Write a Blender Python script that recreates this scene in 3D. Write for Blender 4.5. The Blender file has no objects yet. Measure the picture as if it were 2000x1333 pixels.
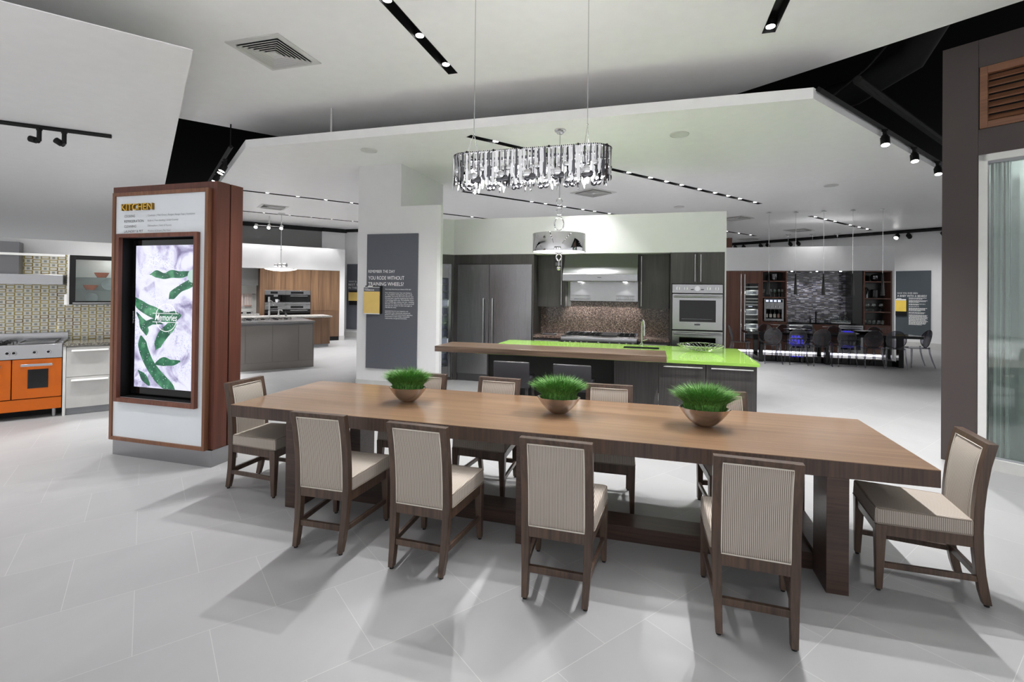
import bpy, math, random
from mathutils import Vector, Matrix, geometry
random.seed(7)
PI = math.pi
SC = bpy.context.scene
COL = SC.collection

# ------------------------------------------------------------------ camera
cam_d = bpy.data.cameras.new('camera')
cam_d.sensor_width = 36.0
cam_d.lens = 17.2372
cam_d.shift_y = -0.051706
cam_d.clip_start = 0.05
cam_d.clip_end = 200
cam = bpy.data.objects.new('camera', cam_d)
COL.objects.link(cam)
_r = Vector((0.96085902, 0.27680695, 0.01130738))
_u = Vector((-0.00886677, -0.0100671, 0.99991001))
_f = Vector((-0.27689588, 0.96087281, 0.00721868))
_m = Matrix((( _r.x, _u.x, -_f.x, 3.33306), (_r.y, _u.y, -_f.y, -3.24672), (_r.z, _u.z, -_f.z, 1.72567), (0, 0, 0, 1)))
cam.matrix_world = _m
SC.camera = cam

# ------------------------------------------------------------------ world, exposure
world = bpy.data.worlds.new('World')
SC.world = world
world.use_nodes = True
world.node_tree.nodes['Background'].inputs[0].default_value = (0.97, 0.985, 1.0, 1)
world.node_tree.nodes['Background'].inputs[1].default_value = 0.72
SC.view_settings.view_transform = 'Standard'
SC.view_settings.look = 'None'
SC.view_settings.gamma = 1.0
SC.view_settings.use_curve_mapping = False
SC.view_settings.exposure = 0.28

# ------------------------------------------------------------------ materials
def lin(c):
    return tuple(((x / 255.0) / 12.92 if x / 255.0 <= 0.04045 else ((x / 255.0 + 0.055) / 1.055) ** 2.4) for x in c)

def newmat(name):
    m = bpy.data.materials.new(name)
    m.use_nodes = True
    nt = m.node_tree
    b = nt.nodes['Principled BSDF']
    return m, nt, b

def setin(b, **k):
    names = dict(rough='Roughness', metal='Metallic', spec='Specular IOR Level', coat='Coat Weight', coatr='Coat Roughness',
                 em='Emission Strength', trans='Transmission Weight', ior='IOR', alpha='Alpha', aniso='Anisotropic')
    for a, v in k.items():
        b.inputs[names[a]].default_value = v

def noise(nt, scale=(1, 1, 1), nscale=1.0, detail=4, dist=0.0, rot=(0, 0, 0), loc=(0, 0, 0), coord='Object'):
    tc = nt.nodes.new('ShaderNodeTexCoord')
    mp = nt.nodes.new('ShaderNodeMapping')
    mp.inputs['Scale'].default_value = scale
    mp.inputs['Rotation'].default_value = rot
    mp.inputs['Location'].default_value = loc
    nz = nt.nodes.new('ShaderNodeTexNoise')
    nz.inputs['Scale'].default_value = nscale
    nz.inputs['Detail'].default_value = detail
    nz.inputs['Distortion'].default_value = dist
    nt.links.new(tc.outputs[coord], mp.inputs[0])
    nt.links.new(mp.outputs[0], nz.inputs['Vector'])
    return nz, mp

def ramp(nt, fac, stops):
    r = nt.nodes.new('ShaderNodeValToRGB')
    e = r.color_ramp.elements
    while len(e) < len(stops):
        e.new(0.5)
    for el, (p, c) in zip(e, stops):
        el.position = p
        el.color = (*c, 1)
    nt.links.new(fac, r.inputs[0])
    return r

def bump(nt, b, h, strength=0.1, dist=0.01):
    bp = nt.nodes.new('ShaderNodeBump')
    bp.inputs['Strength'].default_value = strength
    bp.inputs['Distance'].default_value = dist
    nt.links.new(h, bp.inputs['Height'])
    nt.links.new(bp.outputs[0], b.inputs['Normal'])

def plain(name, c, rough=0.5, metal=0.0, spec=0.5, var=0.04, nscale=6.0, **k):
    m, nt, b = newmat(name)
    l = lin(c)
    nz, _ = noise(nt, nscale=nscale, detail=3)
    r = ramp(nt, nz.outputs['Fac'], [(0.3, tuple(x * (1 - var) for x in l)), (0.7, tuple(min(1, x * (1 + var)) for x in l))])
    nt.links.new(r.outputs[0], b.inputs['Base Color'])
    setin(b, rough=rough, metal=metal, spec=spec, **k)
    return m

def wood(name, c1, c2, axis='x', rough=0.4, fine=60.0, along=2.0, coat=0.0, spec=0.4, c3=None, dist=0.6, coatr=0.15):
    m, nt, b = newmat(name)
    s = {'x': (along, fine, fine), 'y': (fine, along, fine), 'z': (fine, fine, along)}[axis]
    nz, _ = noise(nt, scale=s, nscale=1.0, detail=5, dist=dist)
    s2 = {'x': (.35, 5, 5), 'y': (5, .35, 5), 'z': (5, 5, .35)}[axis]
    n2, _ = noise(nt, scale=s2, nscale=1.2, detail=3, dist=0.8)
    mx = nt.nodes.new('ShaderNodeMath')
    mx.operation = 'MULTIPLY_ADD'
    mx.inputs[1].default_value = 0.45
    nt.links.new(n2.outputs['Fac'], mx.inputs[0])
    sc = nt.nodes.new('ShaderNodeMath')
    sc.operation = 'MULTIPLY'
    sc.inputs[1].default_value = 0.55
    nt.links.new(nz.outputs['Fac'], sc.inputs[0])
    nt.links.new(sc.outputs[0], mx.inputs[2])
    st = [(0.36, lin(c1)), (0.62, lin(c2))]
    if c3:
        st = [(0.30, lin(c3)), (0.42, lin(c1)), (0.64, lin(c2))]
    r = ramp(nt, mx.outputs[0], st)
    nt.links.new(r.outputs[0], b.inputs['Base Color'])
    setin(b, rough=rough, spec=spec, coat=coat, coatr=coatr)
    bump(nt, b, nz.outputs['Fac'], 0.04, 0.002)
    return m

def steel(name, c=(190, 190, 192), rough=0.28, axis='x', amt=0.12, metal=1.0):
    m, nt, b = newmat(name)
    s = {'x': (2, 900, 900), 'y': (900, 2, 900), 'z': (900, 900, 2)}[axis]
    nz, _ = noise(nt, scale=s, nscale=1.0, detail=2)
    l = lin(c)
    r = ramp(nt, nz.outputs['Fac'], [(0.3, tuple(x * (1 - amt) for x in l)), (0.7, tuple(min(1, x * (1 + amt)) for x in l))])
    nt.links.new(r.outputs[0], b.inputs['Base Color'])
    r2 = ramp(nt, nz.outputs['Fac'], [(0.3, (rough * .93,) * 3), (0.7, (rough * 1.07,) * 3)])
    nt.links.new(r2.outputs[0], b.inputs['Roughness'])
    setin(b, metal=metal, spec=0.5)
    bump(nt, b, nz.outputs['Fac'], 0.02, 0.0005)
    return m

def emit(name, c, strength):
    m, nt, b = newmat(name)
    nz, _ = noise(nt, nscale=2.0)
    r = ramp(nt, nz.outputs['Fac'], [(0.3, tuple(x * .97 for x in lin(c))), (0.7, lin(c))])
    b.inputs['Base Color'].default_value = (0.02, 0.02, 0.02, 1)
    nt.links.new(r.outputs[0], b.inputs['Emission Color'])
    setin(b, em=strength, rough=0.4)
    return m

def glassy(name, tint, refl=0.08, rough=0.03, body=0.0, bodyc=(1, 1, 1)):
    """clear or smoked sheet: tinted transparency under a mirror coat"""
    m = bpy.data.materials.new(name)
    m.use_nodes = True
    nt = m.node_tree
    nt.nodes.clear()
    out = nt.nodes.new('ShaderNodeOutputMaterial')
    tr = nt.nodes.new('ShaderNodeBsdfTransparent')
    nz, _ = noise(nt, nscale=1.5)
    r = ramp(nt, nz.outputs['Fac'], [(0.3, tuple(x * .97 for x in tint)), (0.7, tint)])
    nt.links.new(r.outputs[0], tr.inputs[0])
    gl = nt.nodes.new('ShaderNodeBsdfGlossy')
    gl.inputs['Roughness'].default_value = rough
    gl.inputs['Color'].default_value = (1, 1, 1, 1)
    lw = nt.nodes.new('ShaderNodeLayerWeight')
    lw.inputs['Blend'].default_value = 0.25
    mm = nt.nodes.new('ShaderNodeMath')
    mm.operation = 'MULTIPLY_ADD'
    mm.inputs[1].default_value = 0.7
    mm.inputs[2].default_value = refl
    nt.links.new(lw.outputs['Fresnel'], mm.inputs[0])
    mx = nt.nodes.new('ShaderNodeMixShader')
    nt.links.new(mm.outputs[0], mx.inputs[0])
    nt.links.new(tr.outputs[0], mx.inputs[1])
    nt.links.new(gl.outputs[0], mx.inputs[2])
    last = mx
    if body > 0:
        df = nt.nodes.new('ShaderNodeBsdfDiffuse')
        df.inputs[0].default_value = (*bodyc, 1)
        m2 = nt.nodes.new('ShaderNodeMixShader')
        m2.inputs[0].default_value = body
        nt.links.new(mx.outputs[0], m2.inputs[1])
        nt.links.new(df.outputs[0], m2.inputs[2])
        last = m2
    nt.links.new(last.outputs[0], out.inputs[0])
    return m

def striped():
    m, nt, b = newmat('striped_fabric')
    tc = nt.nodes.new('ShaderNodeTexCoord')
    sx = nt.nodes.new('ShaderNodeSeparateXYZ')
    nt.links.new(tc.outputs['Object'], sx.inputs[0])
    sn = nt.nodes.new('ShaderNodeSeparateXYZ')
    nt.links.new(tc.outputs['Normal'], sn.inputs[0])
    ab = nt.nodes.new('ShaderNodeMath'); ab.operation = 'ABSOLUTE'
    nt.links.new(sn.outputs[0], ab.inputs[0])
    gt = nt.nodes.new('ShaderNodeMath'); gt.operation = 'GREATER_THAN'; gt.inputs[1].default_value = 0.75
    nt.links.new(ab.outputs[0], gt.inputs[0])
    mix = nt.nodes.new('ShaderNodeMix'); mix.data_type = 'FLOAT'
    nt.links.new(gt.outputs[0], mix.inputs[0])
    nt.links.new(sx.outputs[0], mix.inputs[2])
    nt.links.new(sx.outputs[1], mix.inputs[3])
    mu = nt.nodes.new('ShaderNodeMath'); mu.operation = 'MULTIPLY'; mu.inputs[1].default_value = 2 * PI / 0.0088
    nt.links.new(mix.outputs[0], mu.inputs[0])
    si = nt.nodes.new('ShaderNodeMath'); si.operation = 'SINE'
    nt.links.new(mu.outputs[0], si.inputs[0])
    r = ramp(nt, si.outputs[0], [(0.0, lin((98, 87, 80))), (0.62, lin((190, 181, 171)))])
    r.color_ramp.elements[0].position = 0.0
    ml = nt.nodes.new('ShaderNodeMath'); ml.operation = 'MULTIPLY_ADD'; ml.inputs[1].default_value = 0.5; ml.inputs[2].default_value = 0.5
    nt.links.new(si.outputs[0], ml.inputs[0])
    nt.links.new(ml.outputs[0], r.inputs[0])
    nt.links.new(r.outputs[0], b.inputs['Base Color'])
    setin(b, rough=0.9, spec=0.2)
    nz, _ = noise(nt, nscale=500, detail=2)
    bump(nt, b, nz.outputs['Fac'], 0.15, 0.002)
    return m

def floor_mat():
    m, nt, b = newmat('floor_tile')
    tc = nt.nodes.new('ShaderNodeTexCoord')
    mp = nt.nodes.new('ShaderNodeMapping')
    mp.inputs['Rotation'].default_value = (0, 0, math.radians(-52.8))
    mp.inputs['Location'].default_value = (-0.064, 0.177, 0)
    br = nt.nodes.new('ShaderNodeTexBrick')
    br.offset = 0.5
    br.inputs['Scale'].default_value = 1.0
    br.inputs['Mortar Size'].default_value = 0.0016
    br.inputs['Mortar Smooth'].default_value = 0.2
    br.inputs['Brick Width'].default_value = 0.62
    br.inputs['Row Height'].default_value = 0.62
    br.inputs['Color1'].default_value = (*lin((155, 155, 156)), 1)
    br.inputs['Color2'].default_value = (*lin((160, 160, 161)), 1)
    br.inputs['Mortar'].default_value = (*lin((180, 180, 179)), 1)
    nt.links.new(tc.outputs['Object'], mp.inputs[0])
    nt.links.new(mp.outputs[0], br.inputs['Vector'])
    nz, _ = noise(nt, scale=(2.2, 0.9, 1), nscale=1.5, detail=6, rot=(0, 0, 0.64), dist=0.4)
    r = ramp(nt, nz.outputs['Fac'], [(0.3, (0.93,) * 3), (0.7, (1.0,) * 3)])
    mx = nt.nodes.new('ShaderNodeMix'); mx.data_type = 'RGBA'; mx.blend_type = 'MULTIPLY'; mx.inputs[0].default_value = 1.0
    nt.links.new(br.outputs['Color'], mx.inputs[6])
    nt.links.new(r.outputs[0], mx.inputs[7])
    nt.links.new(mx.outputs[2], b.inputs['Base Color'])
    setin(b, rough=0.42, spec=0.35)
    return m

def granite(name, cols, scale=90.0, rough=0.15):
    m, nt, b = newmat(name)
    tc = nt.nodes.new('ShaderNodeTexCoord')
    vo = nt.nodes.new('ShaderNodeTexVoronoi')
    vo.inputs['Scale'].default_value = scale
    nt.links.new(tc.outputs['Object'], vo.inputs['Vector'])
    sp = nt.nodes.new('ShaderNodeSeparateColor')
    nt.links.new(vo.outputs['Color'], sp.inputs[0])
    n = len(cols)
    r = ramp(nt, sp.outputs[0], [((i + .5) / n, lin(c)) for i, c in enumerate(cols)])
    r.color_ramp.interpolation = 'CONSTANT'
    nt.links.new(r.outputs[0], b.inputs['Base Color'])
    setin(b, rough=rough, spec=0.5)
    return m

def retro_tile():
    """backsplash of square tiles with ringed bars and small squares, in x,z of the object"""
    m, nt, b = newmat('retro_tile')
    tc = nt.nodes.new('ShaderNodeTexCoord')
    sp = nt.nodes.new('ShaderNodeSeparateXYZ')
    nt.links.new(tc.outputs['Object'], sp.inputs[0])
    def M(op, a, bb=None, c=None):
        n = nt.nodes.new('ShaderNodeMath'); n.operation = op
        for i, v in enumerate((a, bb, c)):
            if v is None: continue
            if isinstance(v, (int, float)): n.inputs[i].default_value = v
            else: nt.links.new(v, n.inputs[i])
        return n.outputs[0]
    PX, PZ = 0.172, 0.052
    rz = M('DIVIDE', sp.outputs[2], PZ)
    row = M('FLOOR', rz)
    fz = M('ABSOLUTE', M('SUBTRACT', M('SUBTRACT', rz, row), 0.5))
    odd = M('MODULO', M('ABSOLUTE', row), 2.0)
    ux = M('ADD', M('DIVIDE', sp.outputs[0], PX), M('MULTIPLY', odd, 0.5))
    fx = M('SUBTRACT', ux, M('FLOOR', ux))          # 0..1, bar in 0..0.58, square after
    bx = M('ABSOLUTE', M('SUBTRACT', fx, 0.29))
    barin = M('MULTIPLY', M('LESS_THAN', bx, 0.20), M('LESS_THAN', fz, 0.27))
    barout = M('MULTIPLY', M('LESS_THAN', bx, 0.28), M('LESS_THAN', fz, 0.46))
    ring = M('SUBTRACT', barout, barin)
    qx = M('ABSOLUTE', M('SUBTRACT', fx, 0.79))
    sq = M('MULTIPLY', M('LESS_THAN', qx, 0.09), M('LESS_THAN', fz, 0.30))
    base = nt.nodes.new('ShaderNodeMix'); base.data_type = 'RGBA'
    nt.links.new(ring, base.inputs[0])
    base.inputs[6].default_value = (*lin((226, 224, 214)), 1)
    wn = nt.nodes.new('ShaderNodeTexNoise'); wn.inputs['Scale'].default_value = 5.0
    nt.links.new(tc.outputs['Object'], wn.inputs['Vector'])
    rr = ramp(nt, wn.outputs['Fac'], [(0.35, lin((118, 92, 40))), (0.5, lin((160, 140, 62))), (0.65, lin((176, 160, 84)))])
    nt.links.new(rr.outputs[0], base.inputs[7])
    b2 = nt.nodes.new('ShaderNodeMix'); b2.data_type = 'RGBA'
    nt.links.new(sq, b2.inputs[0])
    nt.links.new(base.outputs[2], b2.inputs[6])
    b2.inputs[7].default_value = (*lin((158, 158, 146)), 1)
    nt.links.new(b2.outputs[2], b.inputs['Base Color'])
    setin(b, rough=0.12, spec=0.5)
    return m

def mosaic():
    m, nt, b = newmat('glass_mosaic')
    tc = nt.nodes.new('ShaderNodeTexCoord')
    mp = nt.nodes.new('ShaderNodeMapping')
    mp.inputs['Rotation'].default_value = (PI / 2, 0, 0)
    nt.links.new(tc.outputs['Object'], mp.inputs[0])
    br = nt.nodes.new('ShaderNodeTexBrick')
    br.offset = 0.37
    br.inputs['Scale'].default_value = 1.0
    br.inputs['Brick Width'].default_value = 0.11
    br.inputs['Row Height'].default_value = 0.017
    br.inputs['Mortar Size'].default_value = 0.0012
    br.inputs['Color1'].default_value = (0, 0, 0, 1)
    br.inputs['Color2'].default_value = (1, 1, 1, 1)
    br.inputs['Mortar'].default_value = (0.1, 0.1, 0.1, 1)
    nt.links.new(mp.outputs[0], br.inputs['Vector'])
    r = ramp(nt, br.outputs['Color'], [(0.0, lin((14, 14, 17))), (0.28, lin((52, 52, 64))), (0.45, lin((80, 72, 60))), (0.6, lin((98, 98, 110))), (0.75, lin((36, 36, 62))), (0.93, lin((170, 170, 178)))])
    nt.links.new(r.outputs[0], b.inputs['Base Color'])
    setin(b, rough=0.12, spec=0.7)
    return m

def screen_mat():
    m, nt, b = newmat('screen_picture')
    b.inputs['Base Color'].default_value = (0.01, 0.01, 0.01, 1)
    tc = nt.nodes.new('ShaderNodeTexCoord')
    n1 = nt.nodes.new('ShaderNodeTexNoise'); n1.inputs['Scale'].default_value = 3.2; n1.inputs['Detail'].default_value = 9; n1.inputs['Distortion'].default_value = 1.6
    nt.links.new(tc.outputs['Object'], n1.inputs['Vector'])
    r1 = ramp(nt, n1.outputs['Fac'], [(0.32, lin((120, 112, 150))), (0.42, lin((188, 184, 214))), (0.50, lin((226, 226, 246))), (0.7, lin((236, 238, 252)))])
    vo = nt.nodes.new('ShaderNodeTexVoronoi'); vo.inputs['Scale'].default_value = 46
    nt.links.new(tc.outputs['Object'], vo.inputs['Vector'])
    r2 = ramp(nt, vo.outputs['Distance'], [(0.10, (1, 1, 1)), (0.24, (1, 1, 1)), (0.30, lin((176, 172, 206))), (0.40, (1, 1, 1))])
    n2 = nt.nodes.new('ShaderNodeTexNoise'); n2.inputs['Scale'].default_value = 2.4; n2.inputs['Detail'].default_value = 4
    nt.links.new(tc.outputs['Object'], n2.inputs['Vector'])
    r3 = ramp(nt, n2.outputs['Fac'], [(0.50, (0, 0, 0)), (0.60, (1, 1, 1))])
    mx = nt.nodes.new('ShaderNodeMix'); mx.data_type = 'RGBA'; mx.blend_type = 'MULTIPLY'
    nt.links.new(r3.outputs[0], mx.inputs[0])
    nt.links.new(r1.outputs[0], mx.inputs[6])
    nt.links.new(r2.outputs[0], mx.inputs[7])
    nt.links.new(mx.outputs[2], b.inputs['Emission Color'])
    setin(b, em=0.92, rough=0.15)
    return m

def bean_mat():
    m, nt, b = newmat('bean_picture')
    b.inputs['Base Color'].default_value = (0.01, 0.01, 0.01, 1)
    tc = nt.nodes.new('ShaderNodeTexCoord')
    n1 = nt.nodes.new('ShaderNodeTexNoise'); n1.inputs['Scale'].default_value = 9; n1.inputs['Detail'].default_value = 4
    nt.links.new(tc.outputs['Object'], n1.inputs['Vector'])
    r1 = ramp(nt, n1.outputs['Fac'], [(0.35, lin((36, 84, 66))), (0.5, lin((46, 110, 80))), (0.68, lin((92, 160, 118)))])
    vo = nt.nodes.new('ShaderNodeTexVoronoi'); vo.inputs['Scale'].default_value = 34
    nt.links.new(tc.outputs['Object'], vo.inputs['Vector'])
    r2 = ramp(nt, vo.outputs['Distance'], [(0.12, (1, 1, 1)), (0.16, (0, 0, 0))])
    mx = nt.nodes.new('ShaderNodeMix'); mx.data_type = 'RGBA'
    nt.links.new(r2.outputs[0], mx.inputs[0])
    nt.links.new(r1.outputs[0], mx.inputs[6])
    mx.inputs[7].default_value = (*lin((226, 232, 244)), 1)
    nt.links.new(mx.outputs[2], b.inputs['Emission Color'])
    setin(b, em=0.85, rough=0.15)
    return m

M = {}
M['floor'] = floor_mat()
M['ceiling'] = plain('ceiling_paint', (243, 243, 243), 0.38, spec=0.35, var=0.015)
M['wall'] = plain('white_paint', (222, 222, 223), 0.55, spec=0.3, var=0.012)
M['greywall'] = plain('grey_paint', (128, 128, 128), 0.6, spec=0.2, var=0.015)
M['plenum'] = plain('plenum_black', (10, 10, 10), 0.9, spec=0.05)
M['duct'] = plain('duct_black', (34, 34, 34), 0.7, spec=0.1)
M['brownwall'] = plain('umber_paint', (74, 67, 66), 0.5, spec=0.3, var=0.02)
M['black'] = plain('matt_black', (16, 16, 17), 0.55, spec=0.3)
M['blackgloss'] = plain('gloss_black', (9, 9, 10), 0.08, spec=0.5)
M['white'] = plain('white_lacquer', (226, 226, 224), 0.3, spec=0.4, var=0.01)
M['offwhite'] = plain('textured_white_front', (204, 203, 200), 0.4, spec=0.3)
M['baseboard'] = plain('baseboard_grey', (192, 192, 190), 0.4, spec=0.3)
M['table_top'] = wood('table_veneer_lit', (116, 90, 68), (139, 110, 84), 'x', 0.30, 34, 1.0, coat=0.6, c3=(100, 76, 55), coatr=0.11)  # lighter than the edge of the same wood; light on top put into colour
M['table_edge'] = wood('table_walnut_edge_shaded', (56, 43, 37), (84, 65, 55), 'z', 0.35, 70, 2.0, coat=0.25)  # darker grain, with the shade of the sides also put into its colour
M['table_leg'] = wood('table_walnut_leg', (50, 38, 33), (76, 58, 49), 'x', 0.35, 60, 2.0, coat=0.2)
M['chair_wood'] = wood('chair_walnut', (59, 46, 38), (90, 71, 59), 'z', 0.35, 55, 2.5, coat=0.2)
M['stripe'] = striped()
M['piping'] = plain('fabric_piping', (136, 126, 117), 0.9, spec=0.1)
M['piping_light'] = plain('fabric_cord', (206, 200, 190), 0.9, spec=0.1)
M['rubber'] = plain('rubber_glide', (22, 20, 20), 0.7)
M['kioskwood'] = wood('kiosk_mahogany', (96, 58, 46), (122, 76, 60), 'z', 0.45, 60, 1.5)
M['kiosktrim'] = wood('kiosk_trim_wood', (108, 72, 52), (134, 92, 68), 'z', 0.45, 60, 1.5)
M['kioskside'] = wood('kiosk_side_mahogany', (80, 46, 36), (100, 58, 46), 'z', 0.4, 60, 1.5)
M['kioskglass'] = plain('back_painted_glass', (222, 227, 231), 0.06, spec=0.5, var=0.005)
M['steel'] = steel('brushed_steel', (168, 168, 170), 0.24, 'x', 0.03)
M['steelv'] = steel('brushed_steel_vertical', (152, 152, 154), 0.26, 'z', 0.02)
M['steeld'] = steel('brushed_steel_dark', (110, 110, 112), 0.3, 'x', .05)
M['chrome'] = plain('polished_chrome', (214, 214, 216), 0.06, metal=1.0, var=0.01)
M['satin'] = plain('satin_nickel', (206, 206, 206), 0.25, metal=1.0)
M['smokechrome'] = plain('smoked_chrome', (96, 96, 100), 0.1, metal=1.0)
M['bronze'] = plain('pewter_bronze', (206, 196, 188), 0.16, metal=1.0)
M['darkoak'] = wood('dark_oak', (58, 56, 56), (80, 77, 76), 'z', 0.38, 110, 2.0, spec=0.35)
M['darkpanel'] = plain('black_back_panel', (30, 28, 28), 0.6)
M['barwood'] = wood('bar_oak', (84, 68, 56), (128, 106, 88), 'x', 0.3, 45, 0.9, coat=0.35, c3=(58, 46, 38))
M['green'] = plain('lime_quartz', (152, 196, 88), 0.07, spec=0.5, var=0.01)
M['granite'] = granite('brown_granite', [(46, 40, 38), (96, 80, 72), (128, 108, 98), (156, 134, 122), (110, 96, 90), (62, 54, 52), (190, 172, 158)], 125)
M['granite2'] = granite('speckled_granite', [(70, 66, 58), (120, 116, 104), (96, 92, 80), (150, 146, 134), (60, 58, 50)], 110)
M['stone'] = granite('pale_stone', [(176, 174, 170), (196, 194, 190), (160, 158, 154), (206, 204, 200)], 60, 0.2)
M['stool'] = plain('charcoal_leather', (50, 49, 53), 0.4, spec=0.45)
M['sign'] = plain('slate_sign', (88, 91, 99), 0.45, spec=0.4, var=0.01)
M['signbar'] = plain('slate_sign_blue', (70, 78, 84), 0.4, spec=0.4, var=0.01)
M['letter'] = emit('white_letter', (250, 250, 250), 0.0)
M['letter'].node_tree.nodes['Principled BSDF'].inputs['Base Color'].default_value = (0.88, 0.88, 0.88, 1)
M['letterdark'] = plain('dark_letter', (66, 68, 74), 0.5)
M['lettergrey'] = plain('grey_letter', (150, 152, 156), 0.5)
M['goldside'] = plain('gold_letter_side', (142, 108, 40), 0.5, spec=0.3)
M['gold'] = plain('gold_letter', (214, 172, 62), 0.4, spec=0.4)
M['yellow'] = plain('yellow_card', (226, 194, 112), 0.6)
M['yellow2'] = plain('bright_yellow_card', (240, 206, 88), 0.6)
M['orange'] = plain('orange_enamel', (202, 98, 8), 0.26, spec=0.3, var=0.01, coat=0.08)
M['orangebowl'] = plain('orange_glaze', (216, 92, 8), 0.18, coat=0.3)
M['plate'] = plain('pale_china', (206, 208, 212), 0.2)
M['retro'] = retro_tile()
M['greylac'] = plain('grey_lacquer', (124, 119, 114), 0.1, spec=0.55, var=0.01, coat=0.4)
M['greytop'] = plain('grey_worktop', (150, 150, 150), 0.2, metal=0.5)
M['walnut'] = wood('walnut_fronts', (102, 77, 57), (136, 106, 79), 'z', 0.4, 40, 0.8, c3=(80, 58, 43))
M['walnutd'] = wood('walnut_dark_front', (86, 64, 48), (120, 92, 70), 'z', 0.4, 40, 0.8)
M['mahog'] = wood('bar_mahogany', (86, 55, 45), (114, 76, 62), 'z', 0.38, 45, 1.0)
M['mosaic'] = mosaic()
M['subway'] = plain('white_subway_tile', (216, 217, 214), 0.2)
M['ovenglass'] = plain('oven_glass', (10, 10, 12), 0.05, spec=0.5)
M['smoke'] = glassy('smoked_acrylic', (0.62, 0.62, 0.66), 0.05, body=0.05, bodyc=(0.06, 0.06, 0.07))
M['clear'] = glassy('clear_glass', (0.92, 0.95, 0.94), 0.03)
M['doorglass'] = glassy('door_glass', (0.78, 0.86, 0.83), 0.08, body=0.12, bodyc=(0.45, 0.52, 0.50))
M['shelfglass'] = glassy('shelf_glass', (0.62, 0.74, 0.72), 0.08)
M['lamp'] = emit('lamp_face', (255, 253, 250), 14.0)
M['lampsoft'] = emit('lamp_diffuser', (255, 252, 246), 1.6)
M['lampbulb'] = emit('bulb', (255, 252, 246), 40.0)
M['blue'] = emit('cooler_blue', (70, 60, 255), 2.0)
M['coolwhite'] = emit('cooler_white', (222, 228, 255), 1.2)
M['toelight'] = emit('toe_light', (250, 248, 255), 1.4)
M['display'] = emit('lit_display', (200, 214, 255), 1.6)
M['grass1'] = plain('grass_green', (90, 140, 66), 0.5, var=0.5, spec=0.3, nscale=55)
M['soil'] = plain('soil', (34, 44, 24), 0.9)
M['towel'] = plain('striped_towel', (226, 220, 216), 0.9)
M['towelstripe'] = plain('towel_stripe', (176, 140, 128), 0.9)
M['louver'] = wood('cedar_louver', (104, 70, 52), (132, 92, 68), 'x', 0.4, 50, 1.5)
M['doorframe'] = plain('door_frame_white', (214, 214, 213), 0.35)
M['screen'] = screen_mat()
M['bean'] = bean_mat()
M['screenwhite'] = emit('screen_white', (246, 246, 252), 1.0)
M['screenpale'] = emit('screen_pale', (186, 214, 206), 0.9)
M['vase'] = plain('black_vase', (22, 22, 24), 0.25)
M['wine'] = plain('bottle_glass', (16, 20, 18), 0.08)
M['paper'] = plain('bottle_label', (222, 218, 206), 0.7)
M['plumb'] = plain('vent_white', (206, 206, 204), 0.45, var=0.01)
M['coolerin'] = plain('cooler_liner', (70, 72, 80), 0.4)
# ------------------------------------------------------------------ builders
W0 = (0.0, 0.0, 0.0)                      # world frame: origin x, y and turn about z
BASE = {}
FRAME = {}

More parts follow.
